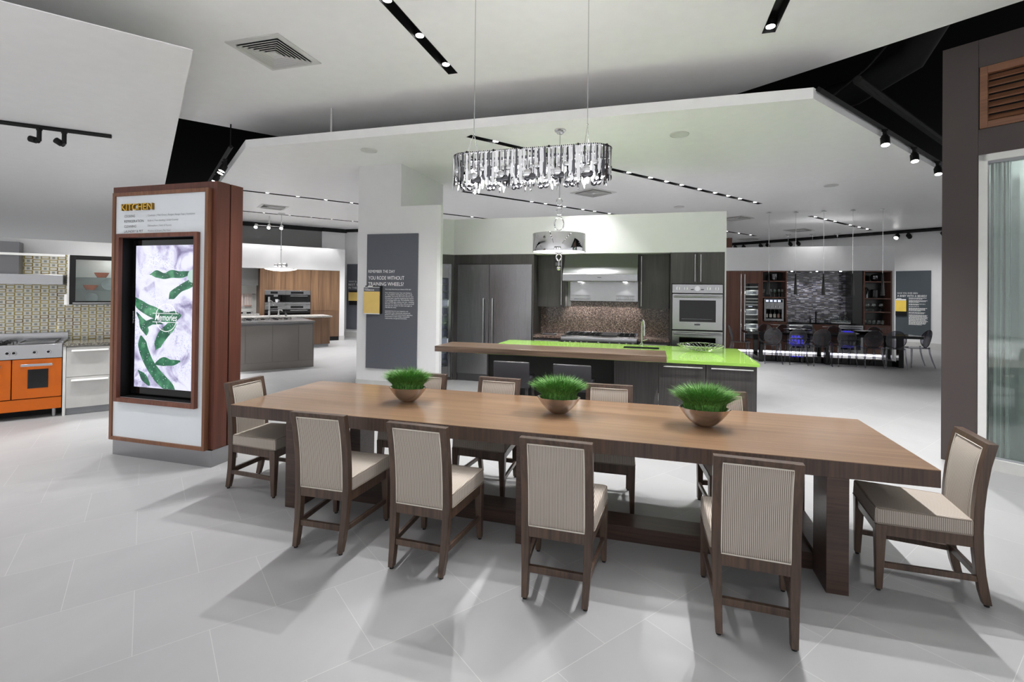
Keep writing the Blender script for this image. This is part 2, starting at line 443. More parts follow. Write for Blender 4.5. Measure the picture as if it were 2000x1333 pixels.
class MB:
    """collects shapes in frame coordinates; build() links them as one mesh object"""
    def __init__(s):
        s.v = []; s.f = []
    def add(s, vs, fs):
        o = len(s.v)
        s.v += [tuple(p) for p in vs]
        s.f += [tuple(i + o for i in f) for f in fs]
        return s
    def box(s, x0, y0, z0, x1, y1, z1):
        x0, x1 = min(x0, x1), max(x0, x1); y0, y1 = min(y0, y1), max(y0, y1); z0, z1 = min(z0, z1), max(z0, z1)
        return s.add([(x0, y0, z0), (x1, y0, z0), (x1, y1, z0), (x0, y1, z0), (x0, y0, z1), (x1, y0, z1), (x1, y1, z1), (x0, y1, z1)],
                     [(0, 3, 2, 1), (4, 5, 6, 7), (0, 1, 5, 4), (1, 2, 6, 5), (2, 3, 7, 6), (3, 0, 4, 7)])
    def hexa(s, b, t):
        """four bottom and four top corners, counter-clockwise seen from above"""
        return s.add(list(b) + list(t), [(0, 3, 2, 1), (4, 5, 6, 7), (0, 1, 5, 4), (1, 2, 6, 5), (2, 3, 7, 6), (3, 0, 4, 7)])
    def prism(s, poly, z0, z1):
        n = len(poly)
        return s.add([(x, y, z0) for x, y in poly] + [(x, y, z1) for x, y in poly],
                     [tuple(range(n - 1, -1, -1)), tuple(range(n, 2 * n))] + [(i, (i + 1) % n, n + (i + 1) % n, n + i) for i in range(n)])
    def profile(s, pts, x0, x1):
        """polygon in y,z pushed along x"""
        n = len(pts)
        return s.add([(x0, y, z) for y, z in pts] + [(x1, y, z) for y, z in pts],
                     [tuple(range(n)), tuple(range(2 * n - 1, n - 1, -1))] + [(i, n + i, n + (i + 1) % n, (i + 1) % n) for i in range(n)])
    def frontpoly(s, pts, y0, y1):
        """polygon in x,z pushed along y"""
        n = len(pts)
        return s.add([(x, y0, z) for x, z in pts] + [(x, y1, z) for x, z in pts],
                     [tuple(range(n)), tuple(range(2 * n - 1, n - 1, -1))] + [(i, n + i, n + (i + 1) % n, (i + 1) % n) for i in range(n)])
    def tube(s, pts, r, n=8, closed=False, caps=True):
        pts = [Vector(p) for p in pts]
        rs = r if isinstance(r, (list, tuple)) else [r] * len(pts)
        rings = []
        m = len(pts)
        prev = None
        for i, p in enumerate(pts):
            if closed: d = pts[(i + 1) % m] - pts[i - 1]
            elif i == 0: d = pts[1] - p
            elif i == m - 1: d = p - pts[i - 1]
            else: d = pts[i + 1] - pts[i - 1]
            d.normalize()
            if prev is None:
                a = Vector((0, 0, 1)) if abs(d.z) < .9 else Vector((1, 0, 0))
                a = d.cross(a).normalized()
            else:
                a = (prev - d * prev.dot(d)).normalized()
            prev = a
            b = d.cross(a)
            rings.append([p + a * (rs[i] * math.cos(2 * PI * k / n)) + b * (rs[i] * math.sin(2 * PI * k / n)) for k in range(n)])
        vs = [q for rg in rings for q in rg]
        fs = []
        for i in range(m if closed else m - 1):
            j = (i + 1) % m
            for k in range(n):
                fs.append((i * n + k, i * n + (k + 1) % n, j * n + (k + 1) % n, j * n + k))
        if caps and not closed:
            fs.append(tuple(range(n - 1, -1, -1)))
            fs.append(tuple(range((m - 1) * n, m * n)))
        return s.add(vs, fs)
    def cyl(s, x, y, z0, z1, r, n=24, r2=None):
        return s.tube([(x, y, z0), (x, y, z1)], [r, r if r2 is None else r2], n)
    def lathe(s, prof, c=(0, 0, 0), n=32, sx=1.0, sy=1.0, closed=False):
        """profile of radius,height about z"""
        m = len(prof)
        vs = [(c[0] + r * sx * math.cos(2 * PI * k / n), c[1] + r * sy * math.sin(2 * PI * k / n), c[2] + z) for r, z in prof for k in range(n)]
        fs = []
        for i in range(m if closed else m - 1):
            j = (i + 1) % m
            for k in range(n):
                fs.append((i * n + k, i * n + (k + 1) % n, j * n + (k + 1) % n, j * n + k))
        if not closed:
            if prof[0][0] > 1e-5: fs.append(tuple(range(n - 1, -1, -1)))
            if prof[-1][0] > 1e-5: fs.append(tuple(range((m - 1) * n, m * n)))
        return s.add(vs, fs)
    def ball(s, c, r, n=16, sx=1, sy=1, sz=1):
        pr = [(max(1e-4, r * math.sin(PI * i / 10)), -r * sz * math.cos(PI * i / 10)) for i in range(11)]
        return s.lathe(pr, c, n, sx, sy)
    def disc_y(s, x, z, r, y0, y1, n=24, sz=1.0):
        return s.frontpoly([(x + r * math.cos(2 * PI * k / n), z + sz * r * math.sin(2 * PI * k / n)) for k in range(n)], y0, y1)
    def mesh(s, name, mat, off=(0, 0, 0), smooth=True, ang=35):
        me = bpy.data.meshes.new(name)
        me.from_pydata([(x - off[0], y - off[1], z - off[2]) for x, y, z in s.v], [], s.f)
        me.validate()
        import bmesh
        bm = bmesh.new(); bm.from_mesh(me)
        bmesh.ops.recalc_face_normals(bm, faces=bm.faces)
        bm.to_mesh(me); bm.free()
        me.materials.append(M[mat] if isinstance(mat, str) else mat)
        if smooth:
            for p in me.polygons: p.use_smooth = True
            me.set_sharp_from_angle(angle=math.radians(ang))
        return me

def bevel(o, w, seg=2):
    md = o.modifiers.new('bevel', 'BEVEL')
    md.width = w; md.segments = seg; md.limit_method = 'ANGLE'; md.angle_limit = math.radians(40)
    return o

def w2(fr, u, v, z=0.0):
    c, s = math.cos(fr[2]), math.sin(fr[2])
    return (fr[0] + c * u - s * v, fr[1] + s * u + c * v, z)

def tag(o, label=None, cat=None, group=None, kind=None):
    if label: o['label'] = label
    if cat: o['category'] = cat
    if group: o['group'] = group
    if kind: o['kind'] = kind
    return o

def thing(name, label, cat, base, fr=W0, group=None, kind=None):
    """an Empty at the base of a thing; its parts are built in frame coordinates"""
    o = bpy.data.objects.new(name, None)
    o.empty_display_size = 0.1
    COL.objects.link(o)
    o.location = w2(fr, *base)
    o.rotation_euler = (0, 0, fr[2])
    BASE[o] = base
    return tag(o, label, cat, group, kind)

def part(name, mb, mat, parent, bv=0.0, seg=2, smooth=True, label=None, kind=None, ang=35):
    off = BASE[parent]
    o = bpy.data.objects.new(name, mb.mesh(name, mat, off, smooth, ang))
    COL.objects.link(o)
    o.parent = parent
    BASE[o] = off
    if bv: bevel(o, bv, seg)
    return tag(o, label, None, None, kind)

def solo(name, label, cat, mb, mat, fr=W0, bv=0.0, seg=2, group=None, kind=None, smooth=True, base=None, ang=35):
    if base is None:
        xs, ys, zs = zip(*mb.v)
        base = ((min(xs) + max(xs)) / 2, (min(ys) + max(ys)) / 2, min(zs))
    o = bpy.data.objects.new(name, mb.mesh(name, mat, base, smooth, ang))
    COL.objects.link(o)
    o.location = w2(fr, *base)
    o.rotation_euler = (0, 0, fr[2])
    BASE[o] = base
    if bv: bevel(o, bv, seg)
    return tag(o, label, cat, group, kind)

def struct(name, mb, mat, fr=W0, bv=0.0, label=None, smooth=False):
    o = solo(name, label, None, mb, mat, fr, bv, kind='structure', smooth=smooth)
    return o

def dup(root, loc, rz, label, group=None, scale=None):
    r = root.copy(); COL.objects.link(r)
    r.location = loc; r.rotation_euler = (0, 0, rz)
    r['label'] = label
    if group: r['group'] = group
    if scale: r.scale = scale
    for ch in root.children:
        c = ch.copy(); COL.objects.link(c); c.parent = r
        for g in ch.children:
            d = g.copy(); COL.objects.link(d); d.parent = c
    return r

def text_mesh(s, x0, z0, y, width=None, height=None, shear=0.0, bold=0.0, extrude=0.0):
    """lettering in the x,z plane facing -y as an MB; x0,z0 is the lower left of the first letter"""
    cu = bpy.data.curves.new('t', 'FONT')
    cu.body = s
    cu.size = 1.0
    cu.shear = shear
    cu.offset = bold
    cu.extrude = 0.0
    cu.resolution_u = 3
    ob = bpy.data.objects.new('t', cu)
    COL.objects.link(ob)
    dg = bpy.context.evaluated_depsgraph_get()
    me = bpy.data.meshes.new_from_object(ob.evaluated_get(dg))
    vs = [v.co.copy() for v in me.vertices]
    fs = [tuple(p.vertices) for p in me.polygons]
    bpy.data.objects.remove(ob); bpy.data.curves.remove(cu); bpy.data.meshes.remove(me)
    mb = MB()
    if not vs: return mb
    mx = max(v.x for v in vs); mn = min(v.x for v in vs); my = 0.73
    sx = (width / (mx - mn)) if width else None
    sz = (height / my) if height else sx
    if sx is None: sx = sz
    pts = [(x0 + (v.x - mn) * sx, y, z0 + v.y * sz) for v in vs]
    mb.add(pts, fs)
    if extrude:
        import bmesh
        mb.add([(p[0], y + extrude, p[2]) for p in pts], fs)
        n = len(pts)
        from collections import Counter
        ed = Counter()
        for f in fs:
            for i in range(len(f)):
                a, b = f[i], f[(i + 1) % len(f)]
                ed[(min(a, b), max(a, b))] += 1
        o = len(mb.v) - 2 * n
        for (a, b), k in ed.items():
            if k == 1: mb.f.append((o + a, o + b, o + n + b, o + n + a))
    return mb

def merge(*mbs):
    r = MB()
    for m in mbs: r.add(m.v, m.f)
    return r

def spot(name, loc, target, watts, size=70, blend=0.5, radius=0.04, color=(1, 0.99, 0.985)):
    d = bpy.data.lights.new(name, 'SPOT')
    d.energy = watts; d.spot_size = math.radians(size); d.spot_blend = blend; d.shadow_soft_size = radius
    d.color = color
    o = bpy.data.objects.new(name, d); COL.objects.link(o)
    o.location = loc
    o.rotation_euler = (Vector(target) - Vector(loc)).to_track_quat('-Z', 'Y').to_euler()
    return o

def ceiling_mb(outer, holes, z, th):
    """slab with real openings"""
    polys = [[Vector((x, y, 0)) for x, y in outer]] + [[Vector((x, y, 0)) for x, y in h] for h in holes]
    tris = geometry.tessellate_polygon(polys)
    flat = [p for pl in polys for p in pl]
    mb = MB()
    mb.add([(p.x, p.y, z) for p in flat], [tuple(t) for t in tris])
    n = len(outer)
    mb.add([(p[0], p[1], z + th) for p in outer], [tuple(range(n))])
    mb.add([(p[0], p[1], z) for p in outer] + [(p[0], p[1], z + th) for p in outer], [(i, (i + 1) % n, n + (i + 1) % n, n + i) for i in range(n)])
    return mb
# ------------------------------------------------------------------ the setting
FA = math.radians(52.8)                   # the turned grid of the showroom
CU, CV = (0.605, 0.797), (-0.797, 0.605)
ZU, ZC, ZL = 4.45, 3.92, 3.90             # undersides: upper ceiling, canopy, left ceiling

SLOTS = [  # name of the ceiling they sit in, start, end, lamp positions along, label
    ('u', (0.90, -2.2), (0.90, 2.42), [0.1, 0.84, 1.51, 2.2], 'long black recessed light slot in upper ceiling left of the chandelier cables'),
    ('u', (4.46, -2.2), (4.46, 2.36), [0.2, 0.9, 1.6, 2.27], 'black recessed light slot in upper ceiling near the top right corner'),
    ('c', (0.81, 3.22), (5.80, 9.80), None, 'long recessed light slot crossing canopy behind the chandelier'),
    ('c', (-0.72, 6.80), (2.32, 10.80), None, 'recessed light slot in canopy running down behind the chain of the drum pendant'),
    ('c', (7.49, 12.10), (10.30, 15.80), None, 'recessed light slot in canopy above the bar pendants'),
    ('c', (4.30, 13.36), (6.99, 16.91), None, 'recessed light slot in canopy beyond the oven wall'),
    ('c', (-5.60, 5.46), (-1.45, 10.84), None, 'recessed light slot in canopy between kiosk and white pillar, nearer one'),
    ('c', (-8.30, 7.34), (-4.80, 11.85), None, 'recessed light slot in canopy between kiosk and white pillar, farther one'),
]
LAMPD = {2: [(1.06, 3.61), (1.47, 4.03), (2.15, 5.0), (2.83, 6.0), (3.2, 6.51), (3.52, 6.9), (3.86, 7.27), (4.25, 7.77), (4.61, 8.24), (4.93, 8.66), (5.26, 9.05), (5.67, 9.6)],
         3: [(-0.53, 7.06), (0.43, 8.4), (0.70, 8.75), (1.10, 9.25), (1.50, 9.78), (1.75, 10.15), (2.12, 10.6)],
         4: [(7.72, 12.40), (8.13, 12.94), (8.54, 13.48), (9.25, 14.42), (9.70, 15.0), (10.12, 15.57)],
         5: [(4.7, 13.9), (5.2, 14.55), (5.8, 15.35), (6.3, 16.0), (6.8, 16.66)],
         6: [(-5.24, 6.03), (-4.84, 6.55), (-4.45, 7.06), (-4.06, 7.56), (-3.4, 8.45), (-2.7, 9.36), (-1.9, 10.4)],
         7: [(-8.0, 7.7), (-7.48, 8.35), (-7.06, 8.91), (-6.69, 9.4), (-6.32, 9.88), (-5.92, 10.4), (-5.3, 11.2)]}
SW = 0.058
def slot_rect(a, b, w=SW):
    d = Vector((b[0] - a[0], b[1] - a[1])).normalized()
    n = Vector((-d.y, d.x)) * w
    return [(a[0] + n.x, a[1] + n.y), (a[0] - n.x, a[1] - n.y), (b[0] - n.x, b[1] - n.y), (b[0] + n.x, b[1] + n.y)]

struct('floor', MB().box(-34, -14, -0.1, 22, 30, 0.0), 'floor')
struct('ceiling', ceiling_mb([(-0.4, 7.6), (7.4, 1.72), (12.4, -2.04), (12.4, -14), (-9.5, -14), (-9.5, -4.49)],
       [slot_rect(s[1], s[2]) for s in SLOTS if s[0] == 'u'], ZU, 0.13), 'ceiling')
struct('ceiling', ceiling_mb([(-2.79, 2.92), (5.03, 2.92), (15.6, 16.92), (15.6, 21), (2, 27), (-14, 23), (-20.5, 16.25)],
       [slot_rect(s[1], s[2]) for s in SLOTS if s[0] == 'c'], ZC, 0.125), 'ceiling')
struct('ceiling', ceiling_mb([(-0.73, 0.23), (-5.75, -6.40), (-24, -10), (-34, 5), (-34, 25.3)], [], ZL, 0.008), 'ceiling')
struct('ceiling', MB().box(-34, -9, 6.2, 22, 30, 6.3), 'plenum')

def slot_thing(i, s):
    a, b = Vector(s[1]), Vector(s[2])
    z = ZU if s[0] == 'u' else ZC
    d = (b - a).normalized(); n = Vector((-d.y, d.x))
    t = thing('recessed_light_slot', s[4], 'ceiling light', ((a.x + b.x) / 2, (a.y + b.y) / 2, z), group='recessed light slots')
    mb = MB()
    h = 0.11 if s[0] == 'c' else 0.12
    def quad(w, zz, e=0.0):
        return [(p[0], p[1], zz) for p in slot_rect((a - d * e), (b + d * e), w)]
    o = quad(SW, z - .002) + quad(SW, z + h)
    mb.add(o, [(4, 5, 6, 7), (0, 1, 5, 4), (1, 2, 6, 5), (2, 3, 7, 6), (3, 0, 4, 7)])
    q = quad(SW + .006, z - .002, .006) + quad(SW, z - .002)
    mb.add(q, [(0, 1, 5, 4), (1, 2, 6, 5), (2, 3, 7, 6), (3, 0, 4, 7)])
    part('housing', mb, 'black', t, smooth=False)
    if s[3]: lamps = [(s[1][0], y) for y in s[3]]
    else: lamps = LAMPD[i]
    for (x, y) in lamps:
        # keep each lamp on the slot's own line
        p = a + d * ((Vector((x, y)) - a).dot(d))
        lm = MB().cyl(p.x, p.y, z + .018, z + .07, .046, 16)
        lo = part('lamp_can', lm, 'black', t)
        part('lamp', MB().cyl(p.x, p.y, z + .010, z + .018, .043, 16), 'lamp', lo)
        if s[0] == 'u': spot('downlight_or_fill', (p.x, p.y, z + .004), (p.x, p.y - .35, 0), LUP * (1.3 if i else 1.0) * (1.25 if p.y > 2 else .9 if p.y > 1.4 else .22), 92, 0.5, 0.018)
        else: spot('downlight_or_fill', (p.x, p.y, z + .004), (p.x, p.y, 0), LCAN * (.5 if i in (4, 5) else 1), 92, 0.6, 0.03)
LUP, LCAN = 285, 165
for i, s in enumerate(SLOTS): slot_thing(i, s)
# added fill spots under the left ceiling, no fixtures: orange kitchen, kiosk, far floor
for (x, y, w) in [(-3.4, 1.2, 200), (-4.6, -0.3, 200), (-2.4, -1.0, 170), (-4.1, -2.4, 170), (-3.0, 2.2, 160), (-6.5, 3.0, 160), (-8, 6, 260), (-12, 9, 400), (-17, 10, 400), (-12, 3, 400), (-22, 12, 500), (-8, -2, 300)]:
    spot('downlight_or_fill', (x, y, ZL - .02), (x, y, 0), w * .95, 90, 0.6, 0.04)

# unseen fill spots behind the camera, added so floor bounce brightens the ceilings
for x in (-6.5, -3.2, 0, 3.2, 6.4, 9.6):
    for y in (-6.2, -9.0, -11.8): spot('downlight_or_fill', (x, y, ZU - .02), (x, y, 0), 2200, 62, 0.5, 0.04)
for x in (-2.6, -0.4, 1.8, 4.0, 6.2, 8.4): spot('downlight_or_fill', (x, -4.6, ZU - .02), (x, -4.6, 0), 900, 40, 0.4, 0.04)
# wall washers among the same lamps
spot('wall_wash', (1.47, 4.03, ZC + .002), (3.1, 5.6, 2.72), 80, 60, 0.9, 0.03)
spot('wall_wash', (1.06, 3.61, ZC + .002), (1.2, 5.6, 2.6), 60, 66, 0.9, 0.03)
spot('wall_wash', (0.90, 1.51, ZU + .002), (-0.95, 4.35, 1.0), 190, 40, 0.9, 0.03)

# walls
struct('wall_center', MB().prism([(-0.40, 5.60), (4.478, 5.60), (4.478, 6.40), (-0.86, 6.40), (-0.86, 5.14)], 2.43, 3.115), 'wall')
struct('wall_center_back', MB().box(-0.86, 6.25, 0, 4.478, 6.40, 2.43), 'wall')
struct('trim_center', MB().box(4.478, 5.60, 0, 4.50, 6.40, 3.115), 'wall')
struct('wall_bar', MB().box(4.9, 12.60, 2.42, 9.70, 13.30, 3.115).box(9.648, 12.60, 0, 9.70, 13.30, 2.42).box(4.9, 13.22, 0, 9.70, 13.30, 2.42), 'wall')
struct('wall_back', MB().prism([(15.4, 12.98), (15.5, 13.1), (0.1, 24.8), (0.0, 24.68)], 0, ZC), 'wall')
struct('baseboard_back', MB().prism([(15.39, 12.965), (15.4, 12.98), (0.0, 24.68), (-0.01, 24.665)], 0, 0.22), 'baseboard')
pil = struct('wall_pillar', MB().prism([(-1.71, 4.35), (-0.87, 4.35), (-0.87, 6.1), (-1.71, 6.1)], 3.18, ZC).prism([(-1.71, 4.35), (-0.18, 4.35), (-0.13, 4.38), (-0.13, 4.47), (-0.87, 4.47), (-0.87, 6.1), (-1.71, 6.1)], 0, 3.18), 'wall')
struct('baseboard_pillar', MB().box(-1.716, 4.338, 0, -0.17, 4.35, 0.148), 'baseboard')

# right facade
FR = (6.28, 3.03, math.radians(-37))       # u runs along the facade to the right, v into the wall
struct('wall_right', MB().box(0, 0, 0, 0.28, 0.25, 4.35).box(0.284, 0.0, 3.17, 4.0, 0.25, 3.43).box(0.284, 0, 4.065, 4.0, 0.25, 4.35)
       .box(2.2, 0, 0, 4.0, 0.25, 3.17).box(1.5, 0.0, 3.43, 4.0, 0.25, 4.065).box(0.28, 0.006, 3.17, 0.284, 0.24, 4.35)
       .box(0.284, 0.2, 3.43, 1.5, 0.25, 4.065), 'brownwall', FR)
struct('trim_right', MB().box(0.30, -0.012, 0, 2.2, 0.0, 0.11), 'baseboard', FR)
d1 = thing('door_1', None, None, (1.24, 0.1, 0), FR, kind='structure')
part('door_frame', MB().box(0.284, 0.0, 0.11, 0.352, 0.12, 3.17).box(2.13, 0.0, 0.11, 2.2, 0.12, 3.17).box(0.284, 0.0, 3.10, 2.2, 0.12, 3.17).box(0.284, 0, 0.0, 2.2, 0.12, 0.11), 'doorframe', d1, 0.003)
part('door_track', MB().box(0.352, 0.02, 3.075, 2.13, 0.1, 3.10).box(0.352, 0.02, 0.11, 2.13, 0.1, 0.13), 'lettergrey', d1)
for k, (x, wd, mt) in enumerate([(0.366, 0.022, 'black'), (0.395, 0.018, 'doorframe'), (0.418, 0.016, 'lettergrey'), (0.440, 0.01, 'doorframe'), (0.458, 0.012, 'black'), (0.478, 0.02, 'doorframe'), (0.505, 0.008, 'lettergrey')]):
    part('folded_panel', MB().box(x, 0.05 + .012 * (k % 3), 0.13, x + wd, 0.085 + .012 * (k % 3), 3.075), mt, d1)
part('pane', MB().box(0.36, 0.030, 0.13, 2.12, 0.036, 3.075), 'doorglass', d1)
vb = MB()
for k in range(26): vb.box(0.53 + k * .062, 0.40, 0.13, 0.53 + k * .062 + .052, 0.408, 3.05)
part('blind', vb, 'doorframe', d1)
struct('wall_right_back', MB().box(0.284, 0.55, 0, 2.2, 0.6, 3.2).box(0.28, 0.25, 0, 0.284, 0.6, 3.2), 'wall', FR)
for _x in (0.8, 1.6):  # added lights hidden above the door header to brighten the blind
    _d = bpy.data.lights.new('door_fill_light', 'POINT'); _d.energy = 9; _d.shadow_soft_size = .06
    _o = bpy.data.objects.new('door_fill_light', _d); COL.objects.link(_o); _o.location = w2(FR, _x, .22, 3.13)

lv = thing('wall_louver', 'reddish wooden louvered vent high on the dark brown wall above glass door', 'vent', (0.9, 0.0, 3.435), FR)
part('frame', MB().box(0.292, -0.012, 3.435, 0.352, 0.05, 4.06).box(1.44, -0.012, 3.435, 1.495, 0.05, 4.06).box(0.352, -0.012, 3.435, 1.44, 0.05, 3.50).box(0.352, -0.012, 3.985, 1.44, 0.05, 4.06), 'louver', lv, 0.003)
for k in range(7):
    z = 3.515 + k * .068
    part('slat', MB().profile([(0.0, z), (0.01, z - .008), (0.055, z + .045), (0.045, z + .053)], 0.352, 1.44), 'louver', lv)
part('backing', MB().box(0.352, 0.055, 3.50, 1.44, 0.06, 3.985), 'black', lv)

# plenum: ducts and rods seen through the black gaps
def duct(pts, r, label):
    solo('air_duct', label, 'duct', MB().tube(pts, r, 16), 'duct')
duct([(5.7, 5.6, 4.75), (6.2, 5.2, 4.78), (6.7, 4.7, 5.0), (6.9, 4.35, 5.5)], 0.20, 'black flexible air duct bending upward above the right canopy edge')
duct([(-8, 4.2, 6.04), (-3.0, 9.5, 6.04)], 0.16, 'black air duct in the dark gap above kiosk')
solo('ceiling_rod', 'thin white rod between canopy front edge and upper ceiling', 'rod', MB().cyl(-1.34, 3.06, 4.05, 4.45, .014, 12), 'plumb')
solo('conduit_pipe', 'black conduit beam running along the right canopy edge in dark gap', 'pipe', MB().tube([(5.6, 3.35, 4.25), (8.9, 7.75, 4.25)], 0.05, 8), 'duct')
solo('cable_loop', 'thin black cable curving through dark gap beside brown wall', 'cable', MB().tube([(5.35, 3.5, 4.1), (5.9, 3.9, 4.6), (6.3, 3.6, 5.1), (7.2, 3.0, 5.5), (8.6, 2.0, 5.6)], 0.012, 6), 'duct')

# ceiling vents and speakers
def vent(x, y, z, half, label, rz=0.0):
    fr = (x, y, rz)
    t = thing('ceiling_vent', label, 'vent', (0, 0, z), fr, group='square ceiling vents')
    h = half
    f = MB()
    def ring(ro, zo, ri, zi):
        a = [(-ro, -ro, zo), (ro, -ro, zo), (ro, ro, zo), (-ro, ro, zo), (-ri, -ri, zi), (ri, -ri, zi), (ri, ri, zi), (-ri, ri, zi)]
        return a, [(0, 1, 5, 4), (1, 2, 6, 5), (2, 3, 7, 6), (3, 0, 4, 7)]
    f.add(*ring(h, z - .001, h, z - .012)); f.add(*ring(h, z - .012, h * .80, z - .012)); f.add(*ring(h * .80, z - .012, h * .80, z - .001))
    part('frame', f, 'plumb', t, smooth=False)
    b = MB().box(-h * .8, -h * .8, z - .0015, h * .8, h * .8, z - .0005)
    part('backing', b, 'black', t, smooth=False)
    n = 6; lo = h * .80
    bl = MB(); st = h * .80 / 7.2
    for k in range(n):
        ro = lo - k * st - .004; ri = ro - st * .78
        bl.add(*ring(ro, z - .012 - .05 * h, ri, z - .003))
        bl.add(*ring(ro, z - .012 - .05 * h, ro - .004, z - .016 - .05 * h))
    bl.box(-st, -st, z - .016, st, st, z - .010)
    part('blade', bl, 'plumb', t, smooth=False)
vent(-0.88, 1.40, ZU, 0.355, 'large square ceiling vent in the upper ceiling at the top left')
vent(2.05, 7.55, ZC, 0.36, 'square ceiling vent in canopy behind right end of chandelier', FA)
vent(-6.45, 7.55, ZC, 0.33, 'square ceiling vent in canopy to the right of kiosk top', FA)
vent(5.60, 12.1, ZC, 0.36, 'square ceiling vent right of the oven wall, nearest of three beyond it', FA)
vent(8.05, 15.34, ZC, 0.36, 'square ceiling vent far back, right of bar pendant cables', FA)
vent(6.96, 18.0, ZC, 0.33, 'square ceiling vent farthest back beside the track', FA)

def speaker(x, y, label):
    t = thing('ceiling_speaker', label, 'speaker', (x, y, ZC), group='round ceiling speakers')
    part('rim', MB().lathe([(.125, -.001), (.13, -.006), (.126, -.014), (.118, -.016), (.116, -.008)], (x, y, ZC), 32), 'plumb', t)
    part('grille', MB().lathe([(.0001, -.012), (.116, -.010), (.116, -.004)], (x, y, ZC), 32), 'plumb', t)
speaker(-0.97, 3.50, 'round white ceiling speaker above the white pillar')
speaker(3.66, 3.85, 'round white ceiling speaker right of the hanging chandelier')
speaker(6.72, 7.88, 'round white ceiling speaker near the right canopy edge')
speaker(3.94, 9.80, 'round white ceiling speaker above the oven wall')

# track lights
def head(parent, p, aim, r=.042, l=.11, lit=False, drop=.13):
    """adapter, stem and can; p is the point on the track's underside"""
    p = Vector(p); a = Vector(aim).normalized()
    st = part('spot_stem', MB().box(p.x - .03, p.y - .02, p.z - .03, p.x + .03, p.y + .02, p.z).cyl(p.x, p.y, p.z - drop, p.z - .02, .026, 14), 'black', parent)
    c = p + Vector((0, 0, -drop + .01)) + Vector((a.x, a.y, 0)) * .055
    q0 = c - a * l * .45; q1 = c + a * l * .55
    hd = part('spot_head', MB().tube([q0, q0 + a * .03, q0 + a * .031, q1], [r * .75, r * .75, r, r], 18).tube([p + Vector((0, 0, -drop + .01)), c], .018, 8), 'black', parent)
    if lit:
        part('lens', MB().tube([q1 + a * .001, q1 + a * .004], r * .86, 16), 'lamp', hd)
tl = thing('track_light', 'black track with two unlit spot heads under the left ceiling', 'track light', (-4.6, 1.3, ZL), W0)
part('track', MB().add([], []).tube([(-7.2, -1.26, ZL - .022), (-4.11, 1.87, ZL - .022)], .032, 4), 'black', tl, smooth=False)
head(tl, (-4.65, 1.325, ZL - .04), (-0.9, -.35, .25), drop=.17); head(tl, (-4.47, 1.507, ZL - .04), (-0.75, -.4, .55), drop=.17)
for (pts, heads, lab, aim) in [
    ([(5.09, 2.95, 4.03), (8.75, 7.8, 4.03)], [(6.33, 4.59), (7.12, 5.64), (7.89, 6.66)], 'black track with lit spot heads along the right canopy edge', (-.05, -.3, -1)),
    ([(-3.36, 3.20, 4.06), (-6.69, 5.71, 4.06)], [(-3.93, 3.63), (-4.10, 3.76), (-4.78, 4.27), (-4.92, 4.38)], 'black track with lit spot heads along the left canopy edge above kiosk', (-.25, -.35, -1))]:
    t = thing('track_light', lab, 'track light', ((pts[0][0] + pts[1][0]) / 2, (pts[0][1] + pts[1][1]) / 2, 4.03), W0)
    part('track', MB().tube(pts, .035, 4), 'black', t, smooth=False)
    if pts[0][0] < 0: part('hanger_rod', MB().cyl(-3.42, 3.245, 4.08, 4.45, .010, 10), 'duct', t)
    for (x, y) in heads:
        head(t, (x + .02, y - .02, 4.0), aim, .055, .14, True, .16)
        spot('spotlight', (x + .02 + aim[0] * .12, y - .02 + aim[1] * .12, 3.74), (x + aim[0] * 4, y + aim[1] * 4, 0), 330, 80, .7)
t = thing('track_light', 'long black track where the far back wall meets the ceiling', 'track light', (9, 17.6, ZC), W0)
part('track', MB().tube([(6.3, 19.78, ZC - .05), (12.6, 15.0, ZC - .05)], .06, 4), 'black', t, smooth=False)
for k, (x, y) in enumerate([(6.66, 19.5), (6.95, 19.28), (7.52, 18.85), (7.74, 18.68), (8.43, 18.16), (8.66, 17.98), (11.18, 16.08), (11.4, 15.9), (12.1, 15.37)]):
    head(t, (x, y, ZC - .09), (-.5, -.5, -.6) if k == 6 else (.5, .5, -.4), .07, .16, k == 6, .12)
for (x, y, tx, ty) in [(10.3, 13.9, 11.9, 15.7), (8.6, 15.6, 9.9, 17.2), (11.6, 12.9, 13.0, 14.9)]:
    spot('spotlight', (x, y, ZC - .25), (tx, ty, 0.9), 110, 80, 1.0)
solo('wooden_column', 'brown wooden column top far behind the bar bulkhead, right of the oven wall', 'column', MB().box(5.9, 16.9, 0, 6.19, 17.1, 3.86), 'mahog')
# ------------------------------------------------------------------ dining table
L, WD, HT, TH = 4.86, 1.14, 0.770, 0.098
t = thing('dining_table', 'long walnut dining table with three bowls of grass on it', 'table', (L / 2, WD / 2, 0))
part('apron', MB().box(0, 0, HT - TH, L, WD, HT - .004), 'table_edge', t, 0.002)
part('tabletop', MB().box(0.0, 0.0, HT - .004, L, WD, HT), 'table_top', t, 0.001)
for x in (0.545, 2.44, 4.31):
    part('leg', MB().box(x, 0.004, 0, x + .115, 0.25, HT - TH), 'table_leg', t, 0.002)
    part('leg', MB().box(x, WD - .28, 0, x + .115, WD - .03, HT - TH), 'table_leg', t, 0.002)
    part('foot_beam', MB().box(x + .001, 0.25, 0, x + .114, WD - .28, 0.13), 'table_leg', t, 0.002)
part('stretcher', MB().box(0.66, 0.255, 0, 4.31, 0.47, 0.105), 'table_leg', t, 0.002)

